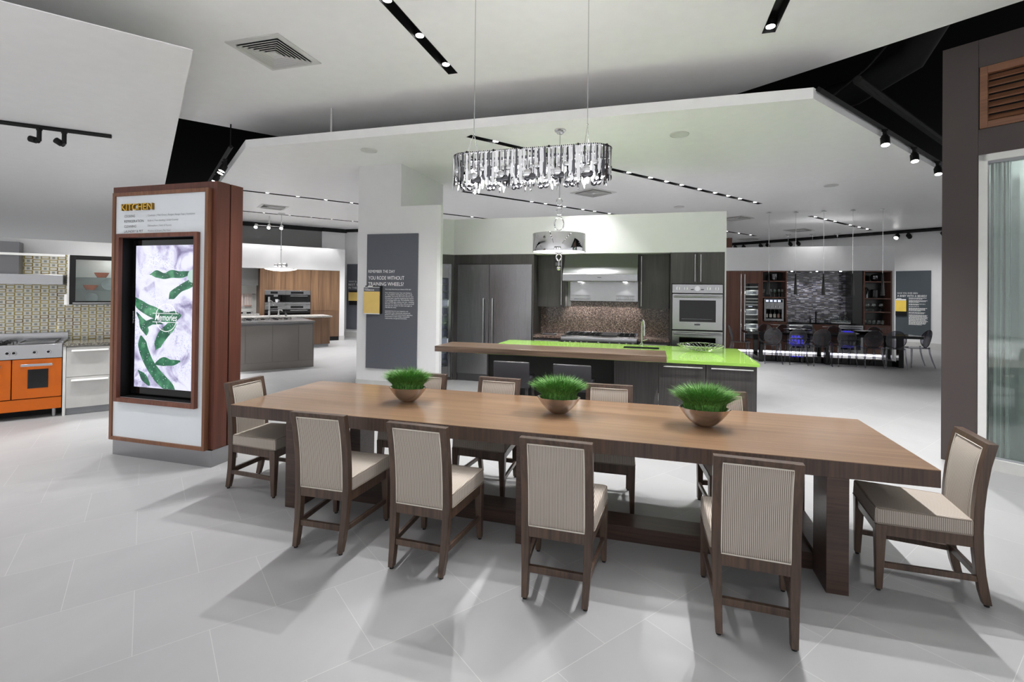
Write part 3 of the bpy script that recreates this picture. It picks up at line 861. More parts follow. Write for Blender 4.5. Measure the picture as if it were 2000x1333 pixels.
# ------------------------------------------------------------------ dining chairs
def interp(pts, z):
    for (z0, y0), (z1, y1) in zip(pts, pts[1:]):
        if z <= z1:
            k = (z - z0) / (z1 - z0); return y0 + (y1 - y0) * k
    return pts[-1][1]
CURVE = [(0, 0.0), (.08, .016), (.18, .033), (.30, .045), (.42, .049), (.54, .045), (.66, .034), (.78, .016), (.91, -.014)]
def make_chair():
    t = thing('dining_chair', 'x', 'chair', (0, 0, 0), group='striped dining chairs')
    for sx in (-1, 1):
        mb = MB()
        xo = lambda z: (.195 if z < .25 else .204)
        pr = [(z, y, (.034 + .012 * min(1, z / .3)) , (.040 if z < .05 else .046)) for z, y in CURVE]
        vs = []; fs = []
        for z, y, w, d in pr:
            xout = .186 + .018 * min(1, z / .35); xin = xout - w
            z = max(z, .012)
            vs += [(sx * xin, y - d / 2, z), (sx * xout, y - d / 2, z), (sx * xout, y + d / 2, z), (sx * xin, y + d / 2, z)]
        n = len(pr)
        for i in range(n - 1):
            for k in range(4): fs.append((i * 4 + k, i * 4 + (k + 1) % 4, (i + 1) * 4 + (k + 1) % 4, (i + 1) * 4 + k))
        fs += [(3, 2, 1, 0), (4 * n - 4, 4 * n - 3, 4 * n - 2, 4 * n - 1)]
        mb.add(vs, fs)
        lg = part('rear_leg', mb, 'chair_wood', t, 0.003)
        part('glide', MB().cyl(sx * .170, 0.0, 0, .014, .013, 12), 'rubber', lg)
        # front leg, tapering to the floor
        a, b = .236, .178
        f = MB().hexa([(sx * .232, .497, .012), (sx * .200, .497, .012), (sx * .200, .530, .012), (sx * .232, .530, .012)] if sx < 0 else
                      [(.200, .497, .012), (.232, .497, .012), (.232, .530, .012), (.200, .530, .012)],
                      [(sx * .237, .478, .39), (sx * .180, .478, .39), (sx * .180, .535, .39), (sx * .237, .535, .39)] if sx < 0 else
                      [(.180, .478, .39), (.237, .478, .39), (.237, .535, .39), (.180, .535, .39)])
        lg = part('front_leg', f, 'chair_wood', t, 0.003)
        part('glide', MB().cyl(sx * .216, .5135, 0, .014, .012, 12), 'rubber', lg)
        part('side_rail', MB().hexa([(sx * .196, .05, .325), (sx * .226, .48, .325), (sx * .202, .48, .325), (sx * .172, .05, .325)] if sx > 0 else
                                    [(sx * .172, .05, .325), (sx * .202, .48, .325), (sx * .226, .48, .325), (sx * .196, .05, .325)],
                                    [(sx * .196, .05, .392), (sx * .226, .48, .392), (sx * .202, .48, .392), (sx * .172, .05, .392)] if sx > 0 else
                                    [(sx * .172, .05, .392), (sx * .202, .48, .392), (sx * .226, .48, .392), (sx * .196, .05, .392)]), 'chair_wood', t, 0.002)
        q = [(sx * .190, .03), (sx * .222, .50), (sx * .202, .50), (sx * .170, .03)]
        if sx < 0: q = q[::-1]
        part('side_stretcher', MB().prism(q, .135, .168), 'chair_wood', t, 0.002)
    part('rear_stretcher', MB().box(-.165, .018, .138, .165, .042, .176), 'chair_wood', t, 0.002)
    part('front_rail', MB().box(-.182, .49, .325, .182, .525, .392), 'chair_wood', t, 0.002)
    part('back_rail', MB().box(-.165, .026, .335, .165, .070, .395), 'chair_wood', t, 0.002)
    y9 = interp(CURVE, .893)
    part('top_rail', MB().hexa([(-.165, y9 - .017, .878), (.165, y9 - .017, .878), (.165, y9 + .027, .878), (-.165, y9 + .027, .878)],
                               [(-.165, -.037, .910), (.165, -.037, .910), (.165, .009, .910), (-.165, .009, .910)]), 'chair_wood', t, 0.002)
    # padded back between the stiles
    zs = [.392 + i * (.882 - .392) / 12 for i in range(13)]
    xs = [-.162, -.156, -.13, -.06, 0, .06, .13, .156, .162]
    vs = []; fs = []
    def puff(i, j): # thickness off the frame plane
        ex = 0 if abs(xs[j]) > .161 else (.007 if abs(xs[j]) > .15 else .013)
        ez = 0 if i in (0, 12) else (.009 if i in (1, 11) else .013)
        return min(ex, ez)
    nx = len(xs)
    for side in (-1, 1):
        for i, z in enumerate(zs):
            yc = interp(CURVE, z)
            for j, x in enumerate(xs):
                vs.append((x, yc + side * (.014 + puff(i, j)), z))
    o2 = nx * 13
    for i in range(12):
        for j in range(nx - 1):
            a = i * nx + j
            fs.append((a, a + 1, a + nx + 1, a + nx))
            fs.append((o2 + a, o2 + a + nx, o2 + a + nx + 1, o2 + a + 1))
    for i in range(12):
        fs.append((i * nx, (i + 1) * nx, o2 + (i + 1) * nx, o2 + i * nx))
        fs.append((i * nx + nx - 1, o2 + i * nx + nx - 1, o2 + (i + 1) * nx + nx - 1, (i + 1) * nx + nx - 1))
    for j in range(nx - 1):
        fs.append((j, o2 + j, o2 + j + 1, j + 1)); fs.append((12 * nx + j, 12 * nx + j + 1, o2 + 12 * nx + j + 1, o2 + 12 * nx + j))
    bk = part('backrest', MB().add(vs, fs), 'stripe', t, ang=60)
    for side in (-1, 1):
        loop = []
        for z in zs[::1]: loop.append((-.158, interp(CURVE, z) + side * .022, max(.398, min(.876, z))))
        for x in (-.09, 0, .09): loop.append((x, interp(CURVE, .876) + side * .022, .876))
        for z in zs[::-1]: loop.append((.158, interp(CURVE, z) + side * .022, max(.398, min(.876, z))))
        for x in (.09, 0, -.09): loop.append((x, interp(CURVE, .398) + side * .022, .398))
        part('piping', MB().tube(loop, .0036, 6, closed=True), 'piping_light', bk)
    # box cushion
    st = MB().hexa([(-.205, .066, .390), (.205, .066, .390), (.236, .538, .390), (-.236, .538, .390)],
                   [(-.203, .066, .478), (.203, .066, .478), (.233, .535, .486), (-.233, .535, .486)])
    s = part('seat', st, 'stripe', t, 0.014, 3)
    top = [(-.196, .072, .476), (.196, .072, .476), (.226, .527, .484), (-.226, .527, .484)]
    def loop4(p, n=6):
        r = []
        for i in range(4):
            a, b = Vector(p[i]), Vector(p[(i + 1) % 4])
            r += [a.lerp(b, .03 + .94 * k / (n - 1)) for k in range(n)]
        return r
    part('piping', MB().tube(loop4([(-.200, .069, .473), (.200, .069, .473), (.230, .532, .481), (-.230, .532, .481)]), .0042, 6, closed=True), 'piping', s)
    part('piping', MB().tube(loop4([(-.205, .066, .396), (.205, .066, .396), (.236, .538, .396), (-.236, .538, .396)]), .0040, 6, closed=True), 'piping', s)
    return t
ch0 = make_chair()
CH = [
    (1.222, -0.475, 0.023, 'striped dining chair, leftmost of the four with backs to the camera'),
    (1.957, -0.516, -0.028, 'striped dining chair, second from left of the four with backs to the camera'),
    (2.823, -0.558, -0.010, 'striped dining chair, third from left of the four with backs to the camera'),
    (3.837, -0.555, -0.040, 'striped dining chair, rightmost and largest of the four with backs to the camera'),
    (5.150, 0.298, 1.475, 'striped dining chair at the right end of the table, seen from its side'),
    (-0.179, 0.333, -1.570, 'striped dining chair at the left end of the table, beside the kiosk'),
    (1.200, 1.175, PI + .02, 'striped dining chair behind table, back corner showing right of the leftmost grass bowl'),
    (1.945, 1.175, PI - .03, 'striped dining chair behind table, between left and middle grass bowls'),
    (2.965, 1.18, PI + .02, 'striped dining chair behind table, just right of the middle grass bowl'),
    (3.885, 1.18, PI + .17, 'striped dining chair behind table, mostly hidden by the rightmost grass bowl'),
]
for i, (x, y, rz, lb) in enumerate(CH):
    if i == 0:
        ch0.location = (x, y, 0); ch0.rotation_euler = (0, 0, rz); ch0['label'] = lb
    else:
        dup(ch0, (x, y, 0), rz, lb)

# ------------------------------------------------------------------ bowls of grass
def blades(seed, n=2200):
    rnd = random.Random(seed)
    mb = MB()
    for k in range(n):
        a = rnd.uniform(0, 2 * PI); rr = math.sqrt(rnd.random())
        bx, by = .122 * rr * math.cos(a), .072 * rr * math.sin(a)
        out = Vector((math.cos(a) * rr * 1.0, math.sin(a) * rr * .75, 0)) + Vector((rnd.gauss(0, .28), rnd.gauss(0, .28), 0))
        ln = rnd.uniform(.165, .235) * (1.0 - .03 * rr)
        w = rnd.uniform(.0018, .0032)
        up = Vector((0, 0, 1))
        d0 = (up + out * .22).normalized(); d1 = (up * .8 + out * .95).normalized(); d2 = (up * .5 + out * 1.3).normalized()
        p = Vector((bx, by, .092)); sd = Vector((-out.y, out.x, 0))
        sd = sd.normalized() if sd.length > 1e-3 else Vector((1, 0, 0))
        sd = (sd + Vector((rnd.gauss(0, .5), rnd.gauss(0, .5), 0))).normalized()
        pts = [p, p + d0 * ln * .36, p + d0 * ln * .36 + d1 * ln * .34, p + d0 * ln * .36 + d1 * ln * .34 + d2 * ln * .3]
        vs = [pts[0] - sd * w, pts[0] + sd * w, pts[1] - sd * w, pts[1] + sd * w, pts[2] - sd * w * .7, pts[2] + sd * w * .7, pts[3]]
        mb.add(vs, [(0, 1, 3, 2), (2, 3, 5, 4), (4, 5, 6)])
    return mb
def planter(x, y, rz, label, seed, s=1.0):
    t = thing('grass_bowl', label, 'plant', (0, 0, 0), (x, y, rz), group='bowls of grass on the dining table')
    t.location.z = HT
    pr = [(.0001, 0), (.040, 0), (.050, .003), (.072, .016), (.096, .036), (.118, .059), (.138, .084), (.154, .106), (.166, .124), (.168, .126), (.163, .1235), (.150, .104), (.134, .083), (.114, .060), (.092, .039), (.07, .022), (.0001, .012)]
    part('bowl', MB().lathe(pr, (0, 0, 0), 48, 1.0, .64), 'bronze', t)
    part('soil', MB().lathe([(.0001, .098), (.10, .095), (.132, .088)], (0, 0, 0), 32, 1.0, .64), 'soil', t)
    part('grass', blades(seed), 'grass1', t, smooth=False, kind='stuff')
    if s != 1.0: t.scale = (s, s, s)
planter(1.315, 0.56, 0.12, 'metal bowl of grass on dining table, leftmost of the three', 1)
planter(2.625, 0.575, 0.12, 'metal bowl of grass in the middle of the dining table', 2, 1.02)
planter(3.695, 0.545, -0.03, 'metal bowl of grass on dining table, rightmost of the three', 3, 1.06)

# ------------------------------------------------------------------ cutlery chandelier over the table
CX0, CX1, CY, CR, CZ = 1.73, 3.01, 0.57, 0.15, 2.835
t = thing('chandelier', 'oblong chandelier hung with shiny spoons, forks and knives above the dining table', 'chandelier', ((CX0 + CX1) / 2, CY, 2.56))
def oval(s, n_end=10):
    """points on the stadium, s in 0..1"""
    pts = []
    a0, a1 = CX0 + CR, CX1 - CR
    ls = a1 - a0; le = PI * CR; tot = 2 * ls + 2 * le
    d = (s % 1.0) * tot
    if d < ls: return (a0 + d, CY - CR, 0, -1)
    d -= ls
    if d < le:
        a = -PI / 2 + d / CR; return (a1 + CR * math.cos(a), CY + CR * math.sin(a), math.cos(a), math.sin(a))
    d -= le
    if d < ls: return (a1 - d, CY + CR, 0, 1)
    d -= ls
    a = PI / 2 + d / CR
    return (a0 + CR * math.cos(a), CY + CR * math.sin(a), math.cos(a), math.sin(a))
rim = [(oval(k / 96)[0], oval(k / 96)[1], CZ) for k in range(96)]
mb = MB()
n = 96
out = [(oval(k / 96)[0] + oval(k / 96)[2] * .004, oval(k / 96)[1] + oval(k / 96)[3] * .004) for k in range(n)]
inn = [(oval(k / 96)[0] - oval(k / 96)[2] * .004, oval(k / 96)[1] - oval(k / 96)[3] * .004) for k in range(n)]
vs = [(x, y, CZ - .007) for x, y in out] + [(x, y, CZ + .007) for x, y in out] + [(x, y, CZ - .007) for x, y in inn] + [(x, y, CZ + .007) for x, y in inn]
fs = []
for k in range(n):
    j = (k + 1) % n
    fs += [(k, j, n + j, n + k), (2 * n + k, 3 * n + k, 3 * n + j, 2 * n + j), (n + k, n + j, 3 * n + j, 3 * n + k), (k, 2 * n + k, 2 * n + j, j)]
part('rim', MB().add(vs, fs), 'chrome', t, ang=50)
def spoon(l, bw, bl, deep=.010):
    mb = MB(); prof = [(0, .0035), (-.02, .0045), (-(l - bl) * .6, .003), (-(l - bl), .0025)]
    for (z0, w0), (z1, w1) in zip(prof, prof[1:]):
        mb.hexa([(-w1, -.0012, z1), (w1, -.0012, z1), (w1, .0012, z1), (-w1, .0012, z1)], [(-w0, -.0012, z0), (w0, -.0012, z0), (w0, .0012, z0), (-w0, .0012, z0)])
    n = 14; vs = [(0, -deep, -(l - bl * .5))]; fs = []
    for rr in (.5, .85, 1.0):
        for k in range(n):
            a = 2 * PI * k / n
            vs.append((bw * rr * math.cos(a), -deep * (1 - rr * rr), -(l - bl * .5) + bl * .5 * rr * math.sin(a)))
    for k in range(n): fs.append((0, 1 + k, 1 + (k + 1) % n))
    for q in range(2):
        for k in range(n): fs.append((1 + q * n + k, 1 + q * n + (k + 1) % n, 1 + (q + 1) * n + (k + 1) % n, 1 + (q + 1) * n + k))
    mb.add(vs, fs)
    return mb
def fork(l):
    mb = MB(); prof = [(0, .0035), (-.02, .005), (-l * .55, .003), (-l * .66, .0035), (-l * .72, .011), (-l * .80, .012)]
    for (z0, w0), (z1, w1) in zip(prof, prof[1:]):
        mb.hexa([(-w1, -.0012, z1), (w1, -.0012, z1), (w1, .0012, z1), (-w1, .0012, z1)], [(-w0, -.0012, z0), (w0, -.0012, z0), (w0, .0012, z0), (-w0, .0012, z0)])
    for x in (-.0105, -.0035, .0035, .0105): mb.box(x - .0017, -.0012, -l, x + .0017, .0012, -l * .80)
    return mb
def knife(l):
    mb = MB(); prof = [(0, .0045), (-.03, .007), (-l * .45, .0055), (-l * .47, .004), (-l * .52, .009), (-l * .85, .0095), (-l, .003)]
    for (z0, w0), (z1, w1) in zip(prof, prof[1:]):
        mb.hexa([(-w1, -.0012, z1), (w1, -.0012, z1), (w1, .0012, z1), (-w1, .0012, z1)], [(-w0, -.0012, z0), (w0, -.0012, z0), (w0, .0012, z0), (-w0, .0012, z0)])
    return mb
KIND = [('knife', knife(.275), 'chrome'), ('spoon', spoon(.165, .015, .045), 'chrome'), ('fork', fork(.22), 'chrome'), ('knife', knife(.22), 'chrome'),
        ('spoon', spoon(.225, .023, .062), 'chrome'), ('knife', knife(.235), 'smokechrome'), ('spoon', spoon(.255, .021, .058), 'smokechrome')]
MESH = [(nm, mb.mesh(nm, mt)) for nm, mb, mt in KIND]
N = 182
for k in range(N):
    x, y, nx, ny = oval(k / N + .003)
    nm, me = MESH[k % 7] if k % 2 == 0 else MESH[(k + 3) % 7]
    o = bpy.data.objects.new(nm, me); COL.objects.link(o); o.parent = t
    b = BASE[t]
    o.location = (x + nx * (.007 - .016 * (k % 2)) - b[0], y + ny * (.007 - .016 * (k % 2)) - b[1], CZ + .004 - b[2])
    o.scale = (1.35, 1, 1)
    o.rotation_euler = (random.uniform(-.03, .03), random.uniform(-.03, .03), math.atan2(ny, nx) + PI / 2 + random.uniform(-.25, .25))
hk = MB()
for k in range(N):
    x, y, nx, ny = oval(k / N + .003)
    hk.ball((x + nx * .006, y + ny * .006, CZ + .004), .0045 if k % 14 else .010, 8)
part('hook_row', hk, 'black', t)
for x in (1.89, 2.83):
    top = (x, CY, ZU)
    part('cable', MB().tube([(x, CY, CZ + .20), top], .0035, 6), 'satin', t)
    part('cable', MB().tube([(x, CY, CZ + .20), (x - .0, CY - CR, CZ)], .0028, 6).tube([(x, CY, CZ + .20), (x, CY + CR, CZ)], .0028, 6).ball((x, CY, CZ + .20), .008, 8), 'satin', t)
part('crossbar', MB().box(CX0 + .1, CY - .012, CZ - .03, CX1 - .1, CY + .012, CZ - .012).box(1.885, CY - CR, CZ - .01, 1.895, CY + CR, CZ).box(2.825, CY - CR, CZ - .01, 2.835, CY + CR, CZ), 'smokechrome', t)
for k in range(6):
    x = CX0 + .16 + k * (CX1 - CX0 - .32) / 5
    so = part('lamp_socket', MB().cyl(x, CY, CZ - .09, CZ - .03, .014, 12), 'chrome', t)
    part('bulb', MB().ball((x, CY, CZ - .125), .026, 14, 1, 1, 1.3), 'lampbulb', so)
for x in (1.95, 2.37, 2.79):
    d = bpy.data.lights.new('chandelier_glow', 'POINT'); d.energy = 6; d.shadow_soft_size = .05
    o = bpy.data.objects.new('chandelier_glow', d); COL.objects.link(o); o.location = (x, CY, CZ - .17)
# ------------------------------------------------------------------ kiosk
t = thing('directory_kiosk', 'tall wooden kiosk with lit screen and yellow KITCHEN heading', 'kiosk', (-1.39, 0.66, 0))
part('plinth', MB().box(-2.02, .495, 0, -.735, .81, .162), 'steel', t, 0.001)
part('shell', MB().box(-2.075, .50, .172, -1.888, .648, 2.762).box(-.930, .50, .172, -.715, .648, 2.762).box(-1.888, .50, .172, -.930, .648, .61).box(-1.888, .50, 2.232, -.930, .648, 2.762).box(-1.888, .625, .61, -.93, .648, 2.232), 'kioskside', t)
part('shell', MB().box(-2.075, .664, .172, -.715, .81, 2.762), 'kioskside', t, 0.002)
part('gap_core', MB().box(-2.06, .64, .165, -.73, .67, 2.755), 'black', t)
def frame_mb(x0, x1, z0, z1, w, y0, y1):
    return MB().box(x0, y0, z0, x0 + w, y1, z1).box(x1 - w, y0, z0, x1, y1, z1).box(x0 + w, y0, z0, x1 - w, y1, z0 + w).box(x0 + w, y0, z1 - w, x1 - w, y1, z1)
part('front_frame', frame_mb(-2.02, -.775, .165, 2.692, .036, .452, .50), 'kiosktrim', t, 0.002)
pb = frame_mb(-1.984, -.811, .201, 2.656, .001, .468, .475)
SX0, SX1, SZ0, SZ1 = -1.888, -.930, .61, 2.232
part('panel', MB().box(-1.984, .468, .201, SX0, .50, 2.656).box(SX1, .468, .201, -.811, .50, 2.656).box(SX0, .468, .201, SX1, .50, SZ0).box(SX0, .468, SZ1, SX1, .50, 2.656), 'kioskglass', t)
sf = part('screen_frame', frame_mb(-1.926, -.876, .565, 2.268, .040, .425, .468), 'kioskwood', t, 0.003)
part('screen_recess', MB().box(SX0 - .001, .465, SZ0, SX0 + .004, .62, SZ1).box(SX1 - .004, .465, SZ0, SX1 + .001, .62, SZ1).box(SX0, .465, SZ0 - .001, SX1, .62, SZ0 + .004).box(SX0, .465, SZ1 - .004, SX1, .62, SZ1 + .001).box(SX0, .6, SZ0, SX1, .62, SZ1), 'black', t)
tv = part('television', MB().box(-1.870, .545, .628, -.925, .60, 2.215), 'blackgloss', t, 0.004)
DX0, DX1, DZ0, DZ1 = -1.800, -.968, .705, 2.155
scr = part('screen', MB().box(DX0, .540, DZ0, DX1, .5455, DZ1), 'screen', tv)
def bean(pts, ws, y):
    """tapered band along a smooth path in x,z"""
    P = [Vector((x, 0, z)) for x, z in pts]
    q = []; rw = []
    for i in range(len(P) - 1):
        p0 = P[max(0, i - 1)]; p1 = P[i]; p2 = P[i + 1]; p3 = P[min(len(P) - 1, i + 2)]
        for k in range(8):
            u = k / 8
            q.append(.5 * ((2 * p1) + (p2 - p0) * u + (2 * p0 - 5 * p1 + 4 * p2 - p3) * u * u + (3 * p1 - p0 - 3 * p2 + p3) * u ** 3))
            uu = u * u * (3 - 2 * u); rw.append(ws[i] * (1 - uu) + ws[i + 1] * uu)
    q.append(P[-1]); rw.append(ws[-1])
    nq = len(q)
    rw = [w * min(1.0, math.sqrt(max(0.0, min(i, nq - 1 - i) / 7.0)) + .05) for i, w in enumerate(rw)]
    vs = []; fs = []
    for i, p in enumerate(q):
        d = (q[min(i + 1, len(q) - 1)] - q[max(i - 1, 0)]).normalized(); n = Vector((-d.z, 0, d.x))
        a, b = p + n * rw[i], p - n * rw[i]
        for v in (a, b): v.x = max(DX0 + .001, min(DX1 - .001, v.x)); v.z = max(DZ0 + .001, min(DZ1 - .001, v.z))
        vs += [(a.x, y, a.z), (b.x, y, b.z)]
    for i in range(len(q) - 1): fs.append((2 * i, 2 * i + 1, 2 * i + 3, 2 * i + 2))
    mb = MB(); mb.add(vs, fs)
    return mb
def sp(u, v): return (DX0 + u * (DX1 - DX0), DZ1 - v * (DZ1 - DZ0))
beans = [([(.22, .205), (.34, .20), (.46, .215), (.58, .20), (.72, .205), (.88, .19)], [.004, .038, .030, .040, .034, .030]),
         ([(1.12, .20), (.85, .27), (.72, .30), (.60, .345), (.54, .375)], [.04, .042, .036, .045, .012]),
         ([(-.12, .36), (.15, .44), (.30, .47), (.48, .50), (.62, .495), (.74, .485)], [.05, .055, .06, .055, .055, .03]),
         ([(.02, .47), (.16, .55), (.30, .535), (.46, .55)], [.02, .035, .03, .01]),
         ([(.66, .53), (.55, .58), (.45, .63), (.38, .69), (.345, .735)], [.05, .055, .06, .05, .008]),
         ([(.08, .52), (.14, .565), (.18, .60), (.19, .635)], [.04, .05, .04, .02]),
         ([(.10, .635), (.13, .70), (.17, .76), (.26, .84), (.40, .92), (.56, .985), (.66, 1.05)], [.03, .06, .062, .06, .065, .06, .05]),
         ([(.34, .83), (.48, .81), (.60, .815), (.74, .80)], [.03, .045, .03, .02]),
         ([(.06, .88), (.16, .93), (.26, .985)], [.01, .04, .03])]
for k, (pp, ww) in enumerate(beans):
    part('bean_picture', bean([sp(*p) for p in pp], ww, .5393 - k * .00008), 'bean', scr, smooth=False)
cx, cz = sp(.505, .505)
ring = MB()
def arc(r, a0, a1, w):
    n = 40; vs = []; fs = []
    for k in range(n + 1):
        a = a0 + (a1 - a0) * k / n
        vs += [(cx + r * math.cos(a), .5378, cz + r * math.sin(a)), (cx + (r - w) * math.cos(a), .5378, cz + (r - w) * math.sin(a))]
    for k in range(n): fs.append((2 * k, 2 * k + 1, 2 * k + 3, 2 * k + 2))
    ring.add(vs, fs)
arc(.142, .33, PI - .33, .007); arc(.142, PI + .30, 2 * PI - .30, .007)
ring.box(cx - .18, .5375, cz + .040, cx + .16, .538, cz + .045).box(cx - .18, .5375, cz - .048, cx + .16, .538, cz - .043)
part('emblem', ring, 'screenwhite', scr, smooth=False)
part('emblem_word', text_mesh('Memories', cx - .148, cz - .030, .5376, .29, .072, shear=.25, bold=.003), 'screenwhite', scr, smooth=False)
part('emblem_caption', text_mesh('SAVOR THE', cx - .042, cz + .052, .5376, .085, .014), 'screenwhite', scr, smooth=False)
gx, gz = sp(.92, .215)
part('glass_picture', MB().disc_y(gx - .01, gz, .066, .5382, .539, 28), 'screenpale', scr, smooth=False)
tm = text_mesh('SAMSUNG', 0, 0, 0, .125, .020)
tm.v = [(-1.840 + z, .5445, 1.48 - x) for x, y, z in tm.v]
part('maker_name', tm, 'lettergrey', tv, smooth=False)
hd = part('heading', text_mesh('KITCHEN', -1.884, 2.507, .442, .415, .068, bold=.012, extrude=.026), 'goldside', t, smooth=False)
part('letter_face', text_mesh('KITCHEN', -1.884, 2.507, .4412, .415, .068, bold=.012), 'gold', hd, smooth=False)
rows = [('COOKING', .145, 'Cooktops | Wall Ovens | Ranges | Range Tops | Ventilation', .605, 2.438), ('REFRIGERATION', .262, 'Built-In | Free-standing | Under-Counter', .40, 2.386),
        ('CLEANING', .162, 'Dishwashers | Sinks & Faucets', .31, 2.334), ('LAUNDRY & PET', .256, 'Washers & Dryers | Pet Wash', .30, 2.283)]
for a, wa, b_, wb, z in rows:
    part('list_word', text_mesh(a, -1.870, z, .4665, wa, .026), 'letterdark', t, smooth=False)
    part('list_line', text_mesh(b_, -1.552, z + .004, .4665, wb, .020), 'lettergrey', t, smooth=False)

# ------------------------------------------------------------------ sign boards
PY = 4.318
t = thing('sign_board', 'dark slate sign board on the white pillar reading YOU RODE WITHOUT TRAINING WHEELS', 'sign', (-1.015, 4.335, .36))
part('board', MB().box(-1.507, 4.320, .36, -.525, 4.35, 2.704), 'sign', t, 0.001)
part('heading', merge(text_mesh('REMEMBER THE DAY', -1.472, 2.028, PY, .520, .052), text_mesh('YOU RODE WITHOUT', -1.472, 1.908, PY, .70, .066, bold=.004), text_mesh('TRAINING WHEELS?', -1.472, 1.802, PY, .69, .066, bold=.004)), 'letter', t, smooth=False)
para = ['How many times have you dreamt of this day?', '', 'Your old kitchen is out. Your new kitchen is', 'in - the stainless steel gleaming with untold', 'possibility. You survey the scene with the calm', 'of a test pilot, expertly inspecting the marvel', 'of technology before you. The butterflies churn,',
        'and a childlike glee washes over you - revealing', 'the vision of a shiny new bike, with you perched', 'upon just two wheels. It\'s time once again to', 'ride like the wind.', '', 'Assembled here for your inspection, our', 'Thermador suite, meticulously selected and', 'paired to reflect the iconic brand\'s legendary', 'commitment to classic design, unsurpassed', 'craftsmanship and genuine innovation.']
pm = MB(); z = 1.735
for ln in para + ['']:
    if not ln:
        part('paragraph', pm, 'letter', t, smooth=False); pm = MB()
    else:
        q = text_mesh(ln, -1.135, z, PY, .0115 * len(ln) if len(ln) < 50 else .52, .020, bold=.01); pm.add(q.v, q.f)
    z -= .0315
h = thing('brochure_holder', 'brochure holder with tan card hung on the slate sign of the white pillar', 'brochure', (-1.37, 4.30, 1.30))
part('holder', MB().box(-1.512, 4.285, 1.315, -1.19, 4.319, 1.80), 'black', h, 0.001)
part('card', MB().box(-1.527, 4.272, 1.318, -1.219, 4.284, 1.70), 'yellow', h)
part('card_header', MB().box(-1.527, 4.272, 1.70, -1.219, 4.284, 1.772), 'sign', h)
part('card_edge', MB().box(-1.527, 4.27, 1.306, -1.219, 4.285, 1.322).box(-1.527, 4.27, 1.772, -1.219, 4.285, 1.782).box(-1.45, 4.275, 1.782, -1.36, 4.283, 1.80), 'white', h)
part('card_words', merge(text_mesh('SUITE BY', -1.512, 1.745, 4.2705, .075, .014), text_mesh('THERMADOR', -1.512, 1.715, 4.2705, .19, .024, bold=.01)), 'letter', h, smooth=False)

# ------------------------------------------------------------------ drum pendant over the island
px, py = 2.105, 3.275
t = thing('drum_pendant', 'mirror chrome drum pendant with ring chain hanging over the lime island', 'pendant lamp', (px, py, 2.03))
part('ceiling_plate', MB().lathe([(.0001, 0), (.075, 0), (.078, -.012), (.07, -.022), (.045, -.026), (.045, -.040), (.05, -.044), (.04, -.056), (.0001, -.058)], (px, py, ZC), 32), 'chrome', t)
part('rod', MB().cyl(px, py, 2.985, ZC - .05, .007, 10).cyl(px, py, 2.52, 2.56, .010, 10).cyl(px, py, 2.872, 2.902, .007, 8).cyl(px, py, 2.735, 2.765, .007, 8), 'satin', t)
def vring(z, rx, rz, r):
    return MB().tube([(px + rx * math.cos(2 * PI * k / 28) * .96, py + rx * math.cos(2 * PI * k / 28) * .28, z + rz * math.sin(2 * PI * k / 28)) for k in range(28)], r, 8, closed=True)
part('chain_ring', vring(2.945, .040, .046, .008), 'chrome', t)
part('chain_ring', vring(2.82, .040, .052, .008), 'chrome', t)
part('chain_ring', vring(2.648, .063, .088, .009), 'chrome', t)
part('drum', MB().lathe([(.355, 2.268), (.357, 2.268), (.357, 2.505), (.355, 2.507), (.353, 2.505), (.353, 2.268)], (px, py, 0), 64, closed=True), 'chrome', t, ang=50)
part('spider', MB().tube([(px - .355, py, 2.50), (px + .355, py, 2.50)], .005, 6).tube([(px, py - .355, 2.50), (px, py + .355, 2.50)], .005, 6).cyl(px, py, 2.42, 2.55, .02, 14), 'chrome', t)
part('diffuser', MB().lathe([(.0001, 2.262), (.2, 2.264), (.346, 2.272), (.346, 2.278), (.0001, 2.278)], (px, py, 0), 48), 'lampsoft', t)
part('finial', merge(MB().lathe([(.0001, 2.262), (.06, 2.262), (.06, 2.252), (.02, 2.246), (.0001, 2.246)], (px, py, 0), 24), vring(2.195, .032, .045, .010),
     MB().cyl(px, py, 2.04, 2.152, .006, 8).lathe([(.0001, 2.118), (.046, 2.118), (.046, 2.112), (.0001, 2.112)], (px, py, 0), 20).lathe([(.0001, 2.094), (.046, 2.094), (.046, 2.088), (.0001, 2.088)], (px, py, 0), 20).ball((px, py, 2.047), .028, 16)), 'chrome', t)
d = bpy.data.lights.new('drum_glow', 'POINT'); d.energy = 14; d.shadow_soft_size = .08
o = bpy.data.objects.new('drum_glow', d); COL.objects.link(o); o.location = (px, py, 2.36)

# ------------------------------------------------------------------ island
IX0, IX1, IY0, IY1 = 1.10, 4.49, 3.02, 4.50
def handle(p0, p1, n, r=.007, out=.035, inset=.03, thing_=None, mat='satin', name='handle'):
    """bar handle standing off along n with two posts"""
    p0, p1, n = Vector(p0), Vector(p1), Vector(n)
    d = (p1 - p0).normalized()
    a, b = p0 + n * out, p1 + n * out
    mb = MB().tube([a, b], r, 10).tube([p0 + d * inset, p0 + d * inset + n * out], r * .7, 8).tube([p1 - d * inset, p1 - d * inset + n * out], r * .7, 8)
    return part(name, mb, mat, thing_)
t = thing('island_cabinet', 'black back panel of the kitchen island behind the two stools', 'cabinet', (1.98, 3.7, 0))
part('carcass', MB().box(IX0, 3.30, 0.0, 2.865, 4.45, .885), 'darkpanel', t)
part('side_panel', MB().box(IX0 - .002, 3.28, 0, IX0 + .02, 4.47, .885), 'darkoak', t)
t = thing('island_cabinet', 'plain dark oak end unit of the kitchen island under the bar top', 'cabinet', (3.13, 3.7, 0))
part('carcass', MB().box(2.87, 3.02, .09, 3.400, 4.45, .71), 'black', t)
